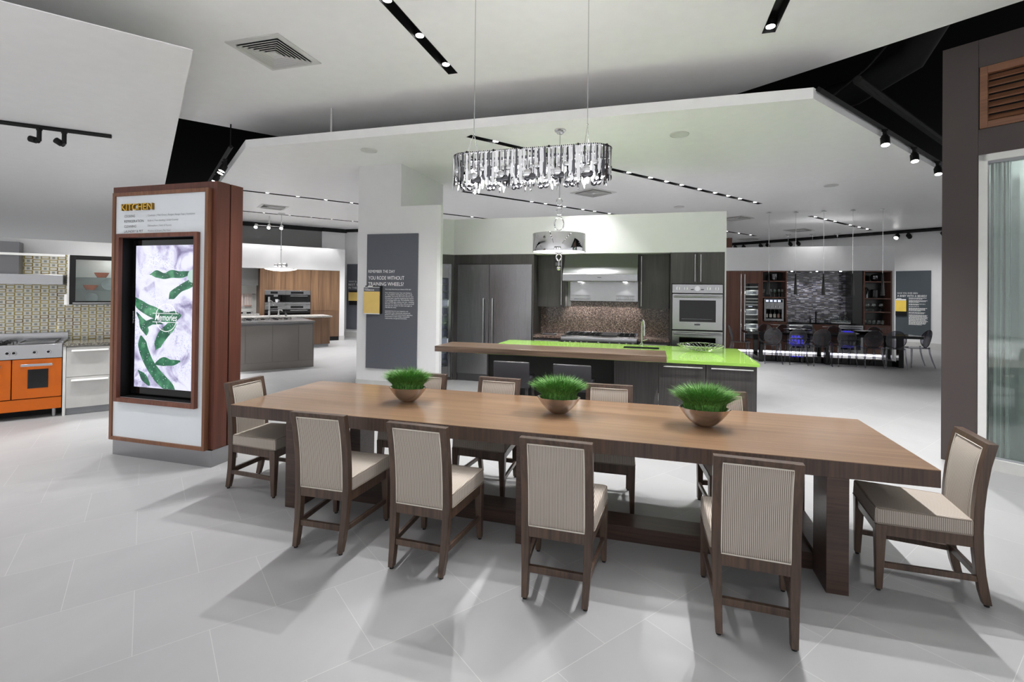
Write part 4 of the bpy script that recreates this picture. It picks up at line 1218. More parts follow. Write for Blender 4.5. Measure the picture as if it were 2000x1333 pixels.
part('front_panel', MB().box(2.872, 3.0, .02, 3.402, 3.02, .883), 'darkoak', t, .001)
for x0, x1, lb in ((3.408, 3.941, 'dark oak island drawer unit, left one of the two with long bar handles'), (3.947, 4.490, 'dark oak island drawer unit at the right end of island')):
    t = thing('island_cabinet', lb, 'cabinet', ((x0 + x1) / 2, 3.7, 0))
    part('carcass', MB().box(x0 if x1 > 4.3 else 3.425, 3.02, .09, x1, 4.45, .885), 'black', t)
    if x1 > 4.3: part('side_panel', MB().box(4.478, 3.005, 0, 4.496, 4.47, .885), 'darkoak', t)
    dr = part('drawer', MB().box(x0 + .001, 3.0, .30, x1 - (.013 if x1 > 4.3 else .001), 3.02, .880), 'darkoak', t, .001)
    dr2 = part('drawer', MB().box(x0 + .001, 3.0, .09, x1 - (.013 if x1 > 4.3 else .001), 3.02, .296), 'darkoak', t, .001)
    handle((x0 + .05, 3.0, .845), (x1 - .04, 3.0, .845), (0, -1, 0), thing_=dr, r=.008, out=.045)
    handle((x0 + .05, 3.0, .27), (x1 - .04, 3.0, .27), (0, -1, 0), thing_=dr2, r=.008, out=.045)
SKX0, SKX1, SKY0, SKY1 = 2.92, 3.42, 4.05, 4.36
wt = MB().box(1.04, 2.965, .887, 4.52, SKY0, .925).box(1.04, SKY1, .887, 4.52, 4.60, .925).box(1.04, SKY0, .887, SKX0, SKY1, .925).box(SKX1, SKY0, .887, 4.52, SKY1, .925)
solo('island_worktop', 'glossy lime green quartz worktop of the kitchen island', 'worktop', wt, 'green', bv=.0015)
t = thing('sink', 'undermount steel sink set in the lime worktop', 'sink', (3.17, 4.2, .72))
part('basin', MB().box(SKX0, SKY0, .72, SKX1, SKY1, .725).box(SKX0, SKY0, .72, SKX0 + .004, SKY1, .92).box(SKX1 - .004, SKY0, .72, SKX1, SKY1, .92).box(SKX0, SKY0, .72, SKX1, SKY0 + .004, .92).box(SKX0, SKY1 - .004, .72, SKX1, SKY1, .92), 'steeld', t)
part('drain', MB().cyl(3.17, 4.2, .725, .728, .04, 20), 'chrome', t)
t = thing('faucet', 'tall gooseneck steel faucet behind the island sink', 'faucet', (3.17, 4.48, .925))
part('base', MB().cyl(3.17, 4.48, .925, .965, .024, 20), 'satin', t)
arcp = [(3.17, 4.48, .96), (3.17, 4.48, 1.22)] + [(3.17 + .02 * (1 - math.cos(a)), 4.48 - .085 * (1 - math.cos(a)), 1.22 + .10 * math.sin(a)) for a in [PI * k / 12 for k in range(1, 13)]] + [(3.21, 4.31, 1.16)]
part('spout', MB().tube(arcp, .012, 12), 'satin', t)
part('spray_head', MB().tube([(3.21, 4.31, 1.17), (3.21, 4.31, 1.09)], [.013, .016], 12), 'satin', t)
part('lever', MB().tube([(3.19, 4.48, 1.0), (3.26, 4.47, 1.03)], .006, 8), 'satin', t)
solo('breakfast_bar', 'thick dark oak slab raised on the front of the lime island', 'breakfast bar', MB().box(.565, 2.70, .925, 3.49, 3.28, .998), 'barwood', bv=.003)
# openwork bowl
t = thing('wire_bowl', 'openwork chrome bowl on the right end of the lime worktop', 'bowl', (3.97, 4.02, .925))
mb = MB()
rnd = random.Random(4)
prof = [(.07, .008), (.12, .014), (.17, .027), (.22, .046), (.265, .068), (.305, .092)]
nn = 30; P = []
for i, (r, z) in enumerate(prof):
    P.append([(3.97 + (r + rnd.uniform(-.008, .008)) * math.cos(2 * PI * (k + .5 * (i % 2) + rnd.uniform(-.15, .15)) / nn), 4.02 + r * math.sin(2 * PI * (k + .5 * (i % 2) + rnd.uniform(-.15, .15)) / nn), .925 + z) for k in range(nn)])
for i in range(len(prof)):
    for k in range(nn):
        if i < len(prof) - 1:
            mb.tube([P[i][k], P[i + 1][k if i % 2 == 0 else (k + 1) % nn]], .0035, 5)
            mb.tube([P[i][k], P[i + 1][(k - 1) % nn if i % 2 == 0 else k]], .0035, 5)
part('mesh_wall', mb, 'chrome', t)
part('rim', MB().tube([(3.97 + .305 * math.cos(2 * PI * k / 40), 4.02 + .305 * math.sin(2 * PI * k / 40), 1.018) for k in range(40)], .005, 8, closed=True), 'chrome', t)
part('foot', MB().lathe([(.0001, 0), (.07, 0), (.072, .006), (.07, .010), (.0001, .006)], (3.97, 4.02, .925), 30), 'chrome', t)
# stools
def stool(x, rz, label):
    fr = (x, 2.50, rz)
    t = thing('bar_stool', label, 'stool', (0, 0, 0), fr, group='stools under the bar top')
    part('backrest', MB().profile([(-.02, .56), (.015, .56), (.02, .70), (.0, .875), (-.03, .878), (-.035, .86), (-.022, .70)], -.225, .225), 'stool', t, .012, 3)
    part('seat', MB().box(-.215, .0, .60, .215, .42, .665), 'stool', t, .02, 3)
    for sx in (-1, 1):
        part('leg', MB().hexa([(sx * .19 - .014, .0, 0), (sx * .19 + .014, .0, 0), (sx * .19 + .014, .03, 0), (sx * .19 - .014, .03, 0)], [(sx * .18 - .016, .02, .6), (sx * .18 + .016, .02, .6), (sx * .18 + .016, .052, .6), (sx * .18 - .016, .052, .6)]), 'darkoak', t)
        part('leg', MB().hexa([(sx * .19 - .014, .39, 0), (sx * .19 + .014, .39, 0), (sx * .19 + .014, .42, 0), (sx * .19 - .014, .42, 0)], [(sx * .18 - .016, .37, .6), (sx * .18 + .016, .37, .6), (sx * .18 + .016, .402, .6), (sx * .18 - .016, .402, .6)]), 'darkoak', t)
    part('footrest', MB().box(-.18, .39, .20, .18, .41, .225).box(-.185, .02, .25, -.165, .40, .27).box(.165, .02, .25, .185, .40, .27).box(-.18, .01, .24, .18, .03, .262), 'satin', t)
stool(1.685, .02, 'charcoal leather bar stool, left one of the two under the bar top')
stool(2.425, -.03, 'charcoal leather bar stool, right one of the two under the bar top')

# ------------------------------------------------------------------ tall refrigerator wall
FY = 5.60
t = thing('tall_cabinet', 'dark oak surround framing the tall steel refrigerator', 'cabinet', (.4, 5.9, 0))
part('side_panel', MB().box(-.395, FY, 0, -.315, 6.24, 2.428), 'darkoak', t)
part('side_panel', MB().box(1.172, FY, 0, 1.20, 6.24, 2.428), 'darkoak', t)
part('top_panel', MB().box(-.315, FY, 2.245, 1.172, 6.24, 2.428), 'darkoak', t)
t = thing('refrigerator', 'tall brushed steel two-door refrigerator with two long handles', 'refrigerator', (.43, 5.9, 0))
part('body', MB().box(-.312, 5.63, .04, 1.169, 6.24, 2.243), 'black', t)
d = part('door', MB().box(-.310, 5.585, .145, .332, 5.63, 2.238), 'steelv', t, .003)
handle((.238, 5.585, .70), (.238, 5.585, 1.60), (0, -1, 0), .013, .055, .012, d)
d = part('door', MB().box(.338, 5.585, .145, 1.168, 5.63, 2.238), 'steelv', t, .003)
handle((.418, 5.585, .70), (.418, 5.585, 1.60), (0, -1, 0), .013, .055, .012, d)
part('kick_plate', MB().box(-.31, 5.62, 0.0, 1.168, 5.66, .14), 'steeld', t)
# wine column, turned 45 degrees at the corner
FWN = (-.40, 5.595, math.radians(45))
t = thing('wine_cooler', 'steel wine cooler half hidden between white pillar and refrigerator', 'wine cooler', (-.31, .3, 0), FWN)
part('surround', MB().box(-.66, 0.0, 2.255, 0.0, .5, 2.428).box(-.035, 0.0, 0, 0.0, .5, 2.255).box(-.66, .02, 0, -.035, .5, .06), 'darkoak', t)
part('body', MB().box(-.655, .06, .05, -.04, .48, .25).box(-.655, .06, 2.0, -.04, .48, 2.25).box(-.655, .44, .25, -.04, .48, 2.0).box(-.655, .06, .25, -.6, .44, 2.0).box(-.09, .06, .25, -.04, .44, 2.0), 'coolerin', t)
d = part('door', MB().box(-.655, .005, .06, -.60, .055, 2.25).box(-.095, .005, .06, -.04, .055, 2.25).box(-.60, .005, .06, -.095, .055, .27).box(-.60, .005, 1.975, -.095, .055, 2.25), 'steelv', t, .002)
part('pane', MB().box(-.60, .02, .27, -.095, .028, 1.975), 'clear', d)
handle((-.57, .005, .72), (-.57, .005, 1.62), (0, -1, 0), .012, .05, .012, d)
for k in range(11):
    z = .36 + k * .148
    part('shelf', MB().box(-.60, .07, z, -.10, .09, z + .028).box(-.60, .09, z, -.10, .42, z + .006), 'lettergrey', t)
part('light_strip', MB().box(-.15, .40, .27, -.10, .42, 1.97), 'coolwhite', t)
for _z in (.7, 1.5):
    _d = bpy.data.lights.new('cooler_lamp', 'POINT'); _d.energy = 2.5; _d.shadow_soft_size = .05
    _o = bpy.data.objects.new('cooler_lamp', _d); COL.objects.link(_o); _o.location = w2(FWN, -.3, .2, _z)

# ------------------------------------------------------------------ range wall
BY = 6.235
solo('backsplash', 'brown granite backsplash behind the cooktop', 'backsplash', MB().box(1.202, BY - .015, .925, 3.61, BY + .012, 1.46).box(1.80, BY - .015, 1.46, 3.06, BY + .012, 1.56), 'granite')
def wall_cab(x0, x1, hx, lb, dx0, dx1):
    t = thing('wall_cabinet', lb, 'cabinet', ((x0 + x1) / 2, 6.08, 1.452))
    part('carcass', MB().box(x0, 5.952, 1.452, x1, 6.245, 2.428), 'darkoak', t)
    d = part('door', MB().box(dx0, 5.930, 1.446, dx1, 5.952, 2.424), 'darkoak', t, .0015)
    handle((hx, 5.93, 1.485), (hx, 5.93, 2.39), (0, -1, 0), .008, .04, .06, d)
wall_cab(1.202, 1.735, 1.668, 'dark oak wall cabinet left of the steel range hood', 1.203, 1.725)
wall_cab(3.070, 3.612, 3.126, 'dark oak wall cabinet right of the steel range hood', 3.082, 3.60)
t = thing('range_hood', 'large stainless range hood with flared body over the cooktop', 'range hood', (2.4, 5.95, 1.55))
pr = [(BY + .01, 2.05), (5.60, 2.05), (5.622, 2.10), (5.70, 2.18), (5.78, 2.26), (5.82, 2.35), (5.83, 2.428), (BY + .01, 2.428)]
part('canopy', MB().profile(pr, 1.742, 3.066), 'steelv', t, ang=50)
lp = part('lip', MB().box(1.738, 5.595, 1.935, 3.068, BY, 2.055), 'steel', t, .003)
part('badge', MB().box(2.37, 5.590, 1.993, 2.44, 5.596, 2.003), 'letterdark', lp)
part('filter', MB().box(1.80, 5.66, 1.928, 3.01, 6.18, 1.936), 'steeld', t)
bg = part('backguard', MB().box(1.785, BY - .035, 1.562, 3.058, BY - .016, 1.935), 'steel', t)
part('shelf_edge', MB().box(1.785, BY - .06, 1.556, 3.058, BY - .016, 1.564), 'black', t)
for x0, x1 in ((1.80, 2.18), (2.65, 3.0)):
    r = MB()
    for z in (1.60, 1.665): r.tube([(x0, BY - .04, z), (x0 + .02, BY - .15, z), (x1 - .02, BY - .15, z), (x1, BY - .04, z)], .0035, 6)
    for k in range(17):
        x = x0 + .02 + (x1 - x0 - .04) * k / 16
        r.tube([(x, BY - .15, 1.67), (x, BY - .15, 1.585), (x, BY - .04, 1.585)], .0022, 5)
    part('warming_rack', r, 'chrome', t)
for x in (2.0, 2.83):
    part('lamp', MB().cyl(x, 6.02, 1.923, 1.929, .035, 16), 'lamp', t)
    spot('hood_lamp', (x, 6.02, 1.918), (x, 6.13, .92), 60, 100, .4, .025)
part('rack_hook', MB().ball((1.98, BY - .05, 1.88), .012, 10).ball((2.81, BY - .05, 1.88), .012, 10), 'chrome', t)

def base_cab(x0, x1, lb, lb2):
    t = thing('base_cabinet', lb, 'cabinet', ((x0 + x1) / 2, 5.92, 0))
    part('carcass', MB().box(x0, 5.62, 0, x1, 6.22, .882), 'darkoak', t)
    d = part('drawer', MB().box(x0 + .004, 5.595, .66, x1 - .004, 5.62, .872), 'darkoak', t, .001)
    handle((x0 + .03, 5.595, .832), (x1 - .05, 5.595, .832), (0, -1, 0), .007, .035, .03, d)
    d = part('door', MB().box(x0 + .004, 5.595, .08, x1 - .004, 5.62, .655), 'darkoak', t, .001)
    solo('countertop', lb2, 'countertop', MB().box(x0 - .002, 5.575, .884, x1, BY - .016, .926), 'granite', bv=.002)
base_cab(1.203, 1.735, 'dark oak base cabinet left of the cooktop', 'brown granite countertop left of the cooktop with a tray on it')
base_cab(3.07, 3.612, 'dark oak base cabinet right of the cooktop', 'brown granite countertop right of the cooktop')
t = thing('tray', 'small dark square tray on the granite counter left of cooktop', 'tray', (1.45, 5.86, .926))
part('dish', MB().hexa([(1.36, 5.78, .926), (1.54, 5.78, .926), (1.54, 5.96, .926), (1.36, 5.96, .926)], [(1.32, 5.74, .944), (1.58, 5.74, .944), (1.58, 6.0, .944), (1.32, 6.0, .944)]), 'lettergrey', t)
part('well', MB().box(1.345, 5.765, .944, 1.555, 5.975, .9455), 'steeld', t)
t = thing('gas_cooktop', 'wide stainless gas cooktop with black grates and a row of knobs', 'cooktop', (2.4, 5.86, .72))
part('body', MB().box(1.739, 5.56, .72, 3.066, 6.20, .945), 'steel', t, .003)
part('control_panel', MB().profile([(5.56, .74), (5.53, .745), (5.50, .905), (5.51, .93), (5.56, .945)], 1.739, 3.066), 'steel', t)
part('rear_trim', MB().box(1.739, 6.15, .945, 3.066, 6.215, .975), 'steel', t, .002)
for x0, x1, nm in ((1.80, 2.11, 'g'), (2.13, 2.42, 'g'), (2.44, 2.72, 'p'), (2.74, 3.03, 'g')):
    g = MB()
    if nm == 'p':
        g.box(x0, 5.60, .947, x1, 6.13, .968)
        part('griddle', g, 'black', t, .004)
    else:
        for k in range(4): g.box(x0 + (x1 - x0 - .012) * k / 3, 5.60, .955, x0 + (x1 - x0 - .012) * k / 3 + .012, 6.13, .972)
        for k in range(5): g.box(x0, 5.60 + .1295 * k, .955, x1, 5.612 + .1295 * k, .972)
        gr = part('grate', g, 'black', t)
        b = MB()
        for y in (5.73, 6.0): b.cyl((x0 + x1) / 2, y, .945, .960, .045, 16)
        part('burner', b, 'darkpanel', gr)
for k, x in enumerate((1.80, 1.90, 2.0, 2.10, 2.20, 2.40, 2.60, 2.77, 2.89, 3.0)):
    r = .026 if k not in (5, 6) else .03
    part('knob', MB().tube([(x, 5.515, .826), (x, 5.492, .823)], r, 16).tube([(x, 5.492, .823), (x, 5.470, .82)], r * .72, 16), 'chrome', t)

# double oven tower
t = thing('oven_cabinet', 'dark oak tall cabinet holding the double oven, with two doors above', 'cabinet', (4.05, 5.92, 0))
part('side_panel', MB().box(3.617, FY, 0, 3.640, 6.245, 2.428), 'darkoak', t)
part('side_panel', MB().box(4.452, FY, 0, 4.476, 6.245, 2.428), 'darkoak', t)
part('carcass', MB().box(3.640, 5.625, 1.90, 4.452, 6.245, 2.428).box(3.640, 5.63, 0, 4.452, 6.245, .42), 'black', t)
d = part('door', MB().box(3.642, FY, 1.893, 4.046, 5.622, 2.424), 'darkoak', t, .0015)
handle((4.008, FY, 1.93), (4.008, FY, 2.39), (0, -1, 0), .008, .038, .05, d)
d = part('door', MB().box(4.050, FY, 1.893, 4.451, 5.622, 2.424), 'darkoak', t, .0015)
handle((4.100, FY, 1.93), (4.100, FY, 2.39), (0, -1, 0), .008, .038, .05, d)
part('drawer', MB().box(3.642, FY, .08, 4.451, 5.622, .44), 'darkoak', t, .0015)
t = thing('double_oven', 'stainless double wall oven with five knobs, right of the range hood', 'oven', (4.05, 5.9, .45))
part('body', MB().box(3.648, 5.62, .46, 4.446, 6.2, 1.884), 'black', t)
cp = part('control_panel', MB().box(3.646, 5.578, 1.735, 4.447, 5.62, 1.882), 'steel', t, .003)
part('trim', MB().box(3.642, 5.585, 1.722, 4.451, 5.62, 1.735).box(3.642, 5.585, 1.094, 4.451, 5.62, 1.112), 'black', t)
for x in (3.739, 3.865, 4.228, 4.356):
    kn = part('knob', MB().disc_y(x, 1.812, .030, 5.560, 5.578), 'satin', cp)
    part('knob_grip', MB().box(x - .006, 5.535, 1.786, x + .006, 5.56, 1.838), 'lettergrey', kn, .002) if False else None
    part('knob_grip', MB().box(x - .006, 5.535, 1.786, x + .006, 5.56, 1.838), 'lettergrey', t, .002)
part('dial', MB().disc_y(4.047, 1.812, .044, 5.556, 5.578, 32), 'satin', t)
part('dial', MB().disc_y(4.047, 1.812, .026, 5.535, 5.556, 28), 'chrome', t)
part('display', MB().box(3.945, 5.5765, 1.790, 3.99, 5.578, 1.802).box(4.105, 5.5765, 1.790, 4.15, 5.578, 1.802), 'black', t)
for z0, z1 in ((1.114, 1.720), (.49, 1.092)):
    d = part('door', MB().box(3.648, 5.572, z0, 4.447, 5.62, z1), 'steel', t, .004)
    part('window', MB().box(3.763, 5.569, z0 + .135, 4.340, 5.5725, z1 - .105), 'ovenglass', d)
    part('rack', MB().box(3.80, 5.5688, z0 + .18, 4.28, 5.5692, z0 + .185), 'lettergrey', d)
    mb = MB().tube([(3.675, 5.505, z1 - .045), (4.43, 5.505, z1 - .045)], .016, 14)
    for x in (3.695, 4.41): mb.box(x - .02, 5.505, z1 - .062, x + .02, 5.573, z1 - .028)
    part('handle', mb, 'steel', d, .002)
part('badge', MB().box(4.005, 5.5705, 1.192, 4.095, 5.5725, 1.216), 'letterdark', t)
part('badge_word', text_mesh('THERMADOR', 4.015, 1.199, 5.570, .07, .010), 'lettergrey', t, smooth=False)
# ------------------------------------------------------------------ orange kitchen, left
FO = (-4.22, 1.40, FA)
struct('wall_left', MB().box(-2.6, .65, 2.17, 1.6, .80, 2.385).box(-2.6, .66, 0, 1.6, .80, 2.17), 'wall', FO)
struct('trim_left', MB().box(-2.6, .645, .96, 1.6, .66, 2.18), 'retro', FO)
solo('ledge_shelf', 'thin white ledge running in front of the steel hood duct', 'shelf', MB().box(-2.6, .28, 2.135, -.045, .335, 2.166), 'white', FO, .001)
t = thing('range_cooker', 'orange range cooker with steel hob at the left edge', 'range cooker', (-.65, .3, 0), FO)
part('body', MB().box(-1.25, .03, .11, -.02, .64, .93), 'black', t)
part('skirt', MB().box(-1.25, .0, .112, -.022, .03, .262), 'orange', t, .002)
for x0, x1 in ((-.492, -.022), (-1.05, -.502)):
    d = part('door', MB().box(x0, -.005, .272, x1, .03, .778), 'orange', t, .004)
    part('window', MB().box(x1 - .325, -.008, .40, x1 - .13, -.004, .645), 'ovenglass', d)
    mb = MB().box(x1 - .385, -.062, .690, x1 - .085, -.045, .722)
    for x in (x1 - .37, x1 - .11): mb.box(x - .012, -.046, .694, x + .012, -.004, .718)
    part('handle', mb, 'steel', d, .002)
part('control_panel', MB().profile([(-.008, .785), (.03, .785), (.03, .96), (.012, .962)], -1.25, -.02), 'steel', t, .002)
for x in (-.153, -.285, -.475, -.535, -.70, -.76):
    k = part('knob', MB().tube([(x, 0.0, .87), (x, -.030, .868)], .024, 16), 'chrome', t)
    part('knob_cap', MB().tube([(x, -.030, .868), (x, -.034, .868)], .015, 14), 'black', k)
    part('knob_shelf', MB().box(x - .018, -.02, .832, x + .018, .0, .838), 'satin', k)
part('hob', MB().box(-1.25, .012, .955, -.02, .60, .965), 'steel', t, .002)
part('griddle', MB().box(-.46, .12, .966, -.10, .50, .980).box(-.46, .12, .980, -.44, .50, .992).box(-.12, .12, .980, -.10, .50, .992).box(-.46, .48, .98, -.10, .50, .992), 'steeld', t, .002)
for cx_, cy_ in ((-.62, .20), (-.62, .43), (-.86, .20), (-.86, .43), (-1.1, .3)):
    g = MB().cyl(cx_, cy_, .966, .980, .05, 16)
    for a in range(4): g.tube([(cx_ + .03 * math.cos(a * PI / 2), cy_ + .03 * math.sin(a * PI / 2), .992), (cx_ + .105 * math.cos(a * PI / 2), cy_ + .105 * math.sin(a * PI / 2), .992), (cx_ + .105 * math.cos(a * PI / 2), cy_ + .105 * math.sin(a * PI / 2), .966)], .006, 6)
    part('burner', g, 'black', t)
part('backguard', MB().box(-1.25, .60, .955, -.02, .64, 1.078).box(-1.25, .585, 1.065, -.02, .64, 1.078).box(-.04, .12, .955, -.02, .6, .985), 'steel', t, .002)
for x in (-.10, -1.15): part('leg', MB().cyl(x, .06, 0, .112, .022, 16), 'steel', t)
part('toe_recess', MB().box(-1.24, .25, .0, -.03, .27, .11), 'black', t)
t = thing('drawer_cabinet', 'white textured drawer cabinet between orange range and kiosk', 'cabinet', (.45, .3, 0), FO)
part('end_panel', MB().box(-.012, -.005, 0, .018, .64, .925), 'white', t, .001)
part('carcass', MB().box(.02, .02, .09, .95, .64, .92), 'offwhite', t)
for z0, z1 in ((.512, .905), (.095, .505)):
    d = part('drawer', MB().box(.022, -.003, z0, .95, .02, z1), 'offwhite', t, .001)
    part('handle', MB().profile([(-.004, z1 - .045), (-.045, z1 - .052), (-.047, z1 - .046), (-.004, z1 - .030)], .075, .46), 'white', d)
part('kick_plate', MB().box(.02, .04, 0, .95, .06, .09), 'lettergrey', t)
solo('countertop', 'speckled granite countertop above the white drawers', 'countertop', MB().box(-.014, -.02, .926, .96, .645, .962), 'granite2', FO, .002)
t = thing('range_hood', 'flat stainless hood with square duct above the orange range', 'range hood', (-.65, .4, 1.75), FO)
part('canopy', MB().box(-1.25, .20, 1.75, -.045, .64, 1.885), 'steel', t, .004)
part('duct', MB().box(-.95, .36, 1.886, -.50, .64, 2.315), 'steeld', t, .002)
part('hood_buttons', MB().box(-.78, .198, 1.83, -.72, .201, 1.838), 'black', t)
t = thing('glass_cabinet', 'black framed glass wall cabinet left of the kiosk with bowls and dishes inside', 'cabinet', (.45, .47, 1.47), FO)
part('carcass', MB().box(-.012, .305, 1.47, .012, .645, 2.17).box(.94, .305, 1.47, .96, .645, 2.17).box(.012, .305, 1.47, .94, .645, 1.49).box(.012, .305, 2.15, .94, .645, 2.17).box(.012, .63, 1.49, .94, .645, 2.15).box(-.04, .295, 1.47, -.012, .645, 1.62), 'white', t)
dr = part('door_frame', MB().box(.012, .283, 1.478, .075, .303, 2.165).box(.885, .283, 1.478, .95, .303, 2.165).box(.075, .283, 2.105, .885, .303, 2.165).box(.075, .283, 1.478, .885, .303, 1.525), 'black', t, .001)
part('pane', MB().box(.075, .292, 1.525, .885, .296, 2.105), 'clear', dr)
part('handle', MB().box(.05, .262, 1.492, .95, .283, 1.502), 'satin', dr)
for z in (1.672, 1.852): part('glass_shelf', MB().box(.014, .315, z, .938, .63, z + .008), 'shelfglass', t)
part('cabinet_light', MB().box(.3, .45, 2.145, .6, .5, 2.149), 'lampsoft', t)
d = bpy.data.lights.new('cabinet_glow', 'POINT'); d.energy = 1.3; d.shadow_soft_size = .1
o = bpy.data.objects.new('cabinet_glow', d); COL.objects.link(o); o.location = w2(FO, .45, .42, 2.10)
def bowl(u, v, z, r, h, mat, label, group, fr=FO, kind='bowl'):
    t = thing(kind, label, 'bowl', (u, v, z), fr, group)
    part('vessel', MB().lathe([(.0001, 0), (r * .55, 0), (r * .58, .004), (r * .80, h * .45), (r, h), (r * .97, h), (r * .76, h * .45), (r * .5, .01), (.0001, .01)], (u, v, z), 28), mat, t)
    return t
bowl(.345, .45, 1.861, .088, .072, 'orangebowl', 'orange bowl on the upper glass shelf of the cabinet', 'orange bowls in the glass cabinet')
bowl(.225, .44, 1.681, .088, .072, 'orangebowl', 'orange bowl on the lower glass shelf of the cabinet', 'orange bowls in the glass cabinet')
t = thing('oval_dish', 'flat pale dish at the bottom of the glass cabinet', 'dish', (.32, .44, 1.491), FO)
part('dish', MB().lathe([(.0001, 0), (.12, 0), (.17, .022), (.168, .026), (.115, .008), (.0001, .008)], (.36, .43, 1.491), 32, 1.1, .8), 'plate', t)
def standing_plate(u, v, z, r, label):
    tt = thing('plate', label, 'plate', (u, v, z), FO, 'plates standing in the glass cabinet')
    mb = MB(); n = 28; vs = []; fs = []
    for ring, (rr, dy) in enumerate(((0.0001, .012), (r * .6, .012), (r, 0), (r * .98, -.005), (r * .58, .006), (0.0001, .006))):
        for k in range(n):
            a = 2 * PI * k / n
            vs.append((u + rr * math.cos(a), v + dy + (rr * math.sin(a) + r) * .22, z + r + rr * math.sin(a)))
    for q in range(5):
        for k in range(n): fs.append((q * n + k, q * n + (k + 1) % n, (q + 1) * n + (k + 1) % n, (q + 1) * n + k))
    mb.add(vs, fs)
    part('plate_disc', mb, 'plate', tt)
standing_plate(.23, .545, 1.49, .075, 'pale plate standing behind the flat dish in the glass cabinet')
standing_plate(.42, .52, 1.681, .085, 'white plate standing on the lower glass shelf beside orange bowl')

# ------------------------------------------------------------------ grey kitchen behind the kiosk
TG = math.radians(52)
FG = (-3.97, 6.10, TG); FWI = (-6.03, 9.57, TG); FT = (-6.98, 11.19, TG)
t = thing('grey_island', 'glossy grey kitchen island right of the kiosk', 'island', (-1.2, .6, 0), FG)
part('carcass', MB().box(-2.6, .02, 0, -.022, 1.15, .985), 'greylac', t)
part('end_panel', MB().box(-.02, .0, .0, .0, 1.17, .985), 'greylac', t, .001)
part('plinth', MB().box(-2.6, .002, 0, -.022, .02, .155), 'greylac', t)
xs = [-2.6, -1.86, -1.362, -.848, -.322, -.022]
for a, b in zip(xs, xs[1:]): part('door', MB().box(a + .003, 0, .16, b - .003, .02, .945), 'greylac', t, .0015)
part('rail', MB().box(-2.6, .012, .945, -.022, .02, .985), 'steeld', t)
solo('grey_worktop', 'grey worktop of the glossy island right of kiosk', 'worktop', MB().box(-2.62, -.02, .985, .02, 1.19, 1.022), 'greytop', FG, .001)
t = thing('gas_hob', 'steel gas hob with dark pan supports on the grey island', 'hob', (-.8, .75, 1.022), FG)
part('plate', MB().box(-1.35, .45, 1.022, -.30, 1.0, 1.030), 'steel', t)
for k, (x, y) in enumerate([(-1.2, .62), (-1.2, .86), (-.92, .74), (-.66, .62), (-.66, .86), (-.44, .74)]):
    g = MB().cyl(x, y, 1.030, 1.045, .045, 14)
    for a in range(4): g.tube([(x + .03 * math.cos(a * PI / 2), y + .03 * math.sin(a * PI / 2), 1.06), (x + .11 * math.cos(a * PI / 2), y + .11 * math.sin(a * PI / 2), 1.06), (x + .11 * math.cos(a * PI / 2), y + .11 * math.sin(a * PI / 2), 1.03)], .007, 6)
    part('pan_support', g, 'black', t)
t = thing('wood_island', 'walnut fronted island behind the glossy grey island', 'island', (-1.6, .45, 0), FWI)
part('carcass', MB().box(-3.2, .02, .1, -.065, .95, .885), 'walnutd', t)
xs = [-3.2, -2.0, -1.2, -.62, -.33, -.065]
for a, b in zip(xs, xs[1:]): part('door', MB().box(a + .002, 0, .09, b - .002, .02, .880), 'walnutd', t, .001)
part('plinth', MB().box(-3.18, .04, 0, -.1, .9, .085), 'lettergrey', t)
solo('stone_worktop', 'pale stone worktop on the walnut island', 'worktop', MB().box(-3.25, -.03, .886, -.01, 1.0, .930), 'stone', FWI, .002)
def tap(u, v, h, label):
    t = thing('tap', label, 'tap', (u, v, .93), FWI, 'taps on the walnut island')
    part('column', MB().cyl(u, v, .93, .93 + h * .35, .028, 14).cyl(u, v, .93, .93 + h * .8, .016, 12), 'satin', t)
    part('spout', MB().tube([(u, v, .93 + h * .78), (u, v - .01, .93 + h * .95), (u + .03, v - .06, .93 + h), (u + .06, v - .14, .93 + h * .93), (u + .07, v - .17, .93 + h * .75)], .013, 10), 'satin', t)
tap(-1.69, .35, .46, 'tall steel tap on the walnut island')
tap(-1.44, .35, .20, 'short steel tap beside the tall one on walnut island')
solo('soap_dispenser', 'small dark soap dispenser on the walnut island beside the taps', 'dispenser', MB().cyl(-1.24, .35, .93, 1.0, .03, 14).cyl(-1.24, .35, 1.0, 1.03, .012, 10), 'steeld', FWI)

struct('wall_grey_kitchen', MB().box(-5.2, 0, 2.37, .20, .75, 3.115).box(.03, 0, 0, .20, .75, 2.37).box(-5.2, .66, 0, .03, .75, 2.37), 'wall', FT)
struct('baseboard_left', MB().box(.03, -.012, 0, .21, 0, .15), 'baseboard', FT)
struct('wall_far_left', MB().box(-5.8, 1.10, 0, -.30, 1.25, ZC), 'greywall', FT)
struct('trim_far_left', MB().box(-5.8, 1.02, ZC - .13, -.30, 1.10, ZC), 'black', FT)
struct('wall_far_left_end', MB().box(-.30, 1.02, 0, .50, 1.25, ZC), 'wall', FT)
struct('trim_far_left', MB().box(-.30, .94, ZC - .13, .55, 1.02, ZC), 'black', FT)
struct('wall_sign_left', MB().box(-7.50, 12.25, 0, -1.0, 12.4, ZC), 'wall')
struct('trim_sign_wall', MB().box(-7.55, 12.16, ZC - .10, -1.0, 12.25, ZC), 'black')
struct('baseboard_sign_wall', MB().box(-7.5, 12.235, 0, -1.0, 12.25, .2), 'baseboard')
t = thing('sign_board', 'dark slate sign board on the far left wall, half hidden by white pillar', 'sign', (-6.9, 12.23, .3))
part('board', MB().box(-7.38, 12.22, .30, -6.3, 12.25, 2.66), 'sign', t)
part('heading', merge(text_mesh('WHY IS A', -7.30, 2.0, 12.217, .42, .055), text_mesh('BEST SEAT', -7.30, 1.88, 12.217, .62, .075), text_mesh('IN THE KITCHEN?', -7.30, 1.765, 12.217, .90, .075)), 'letter', t, smooth=False)
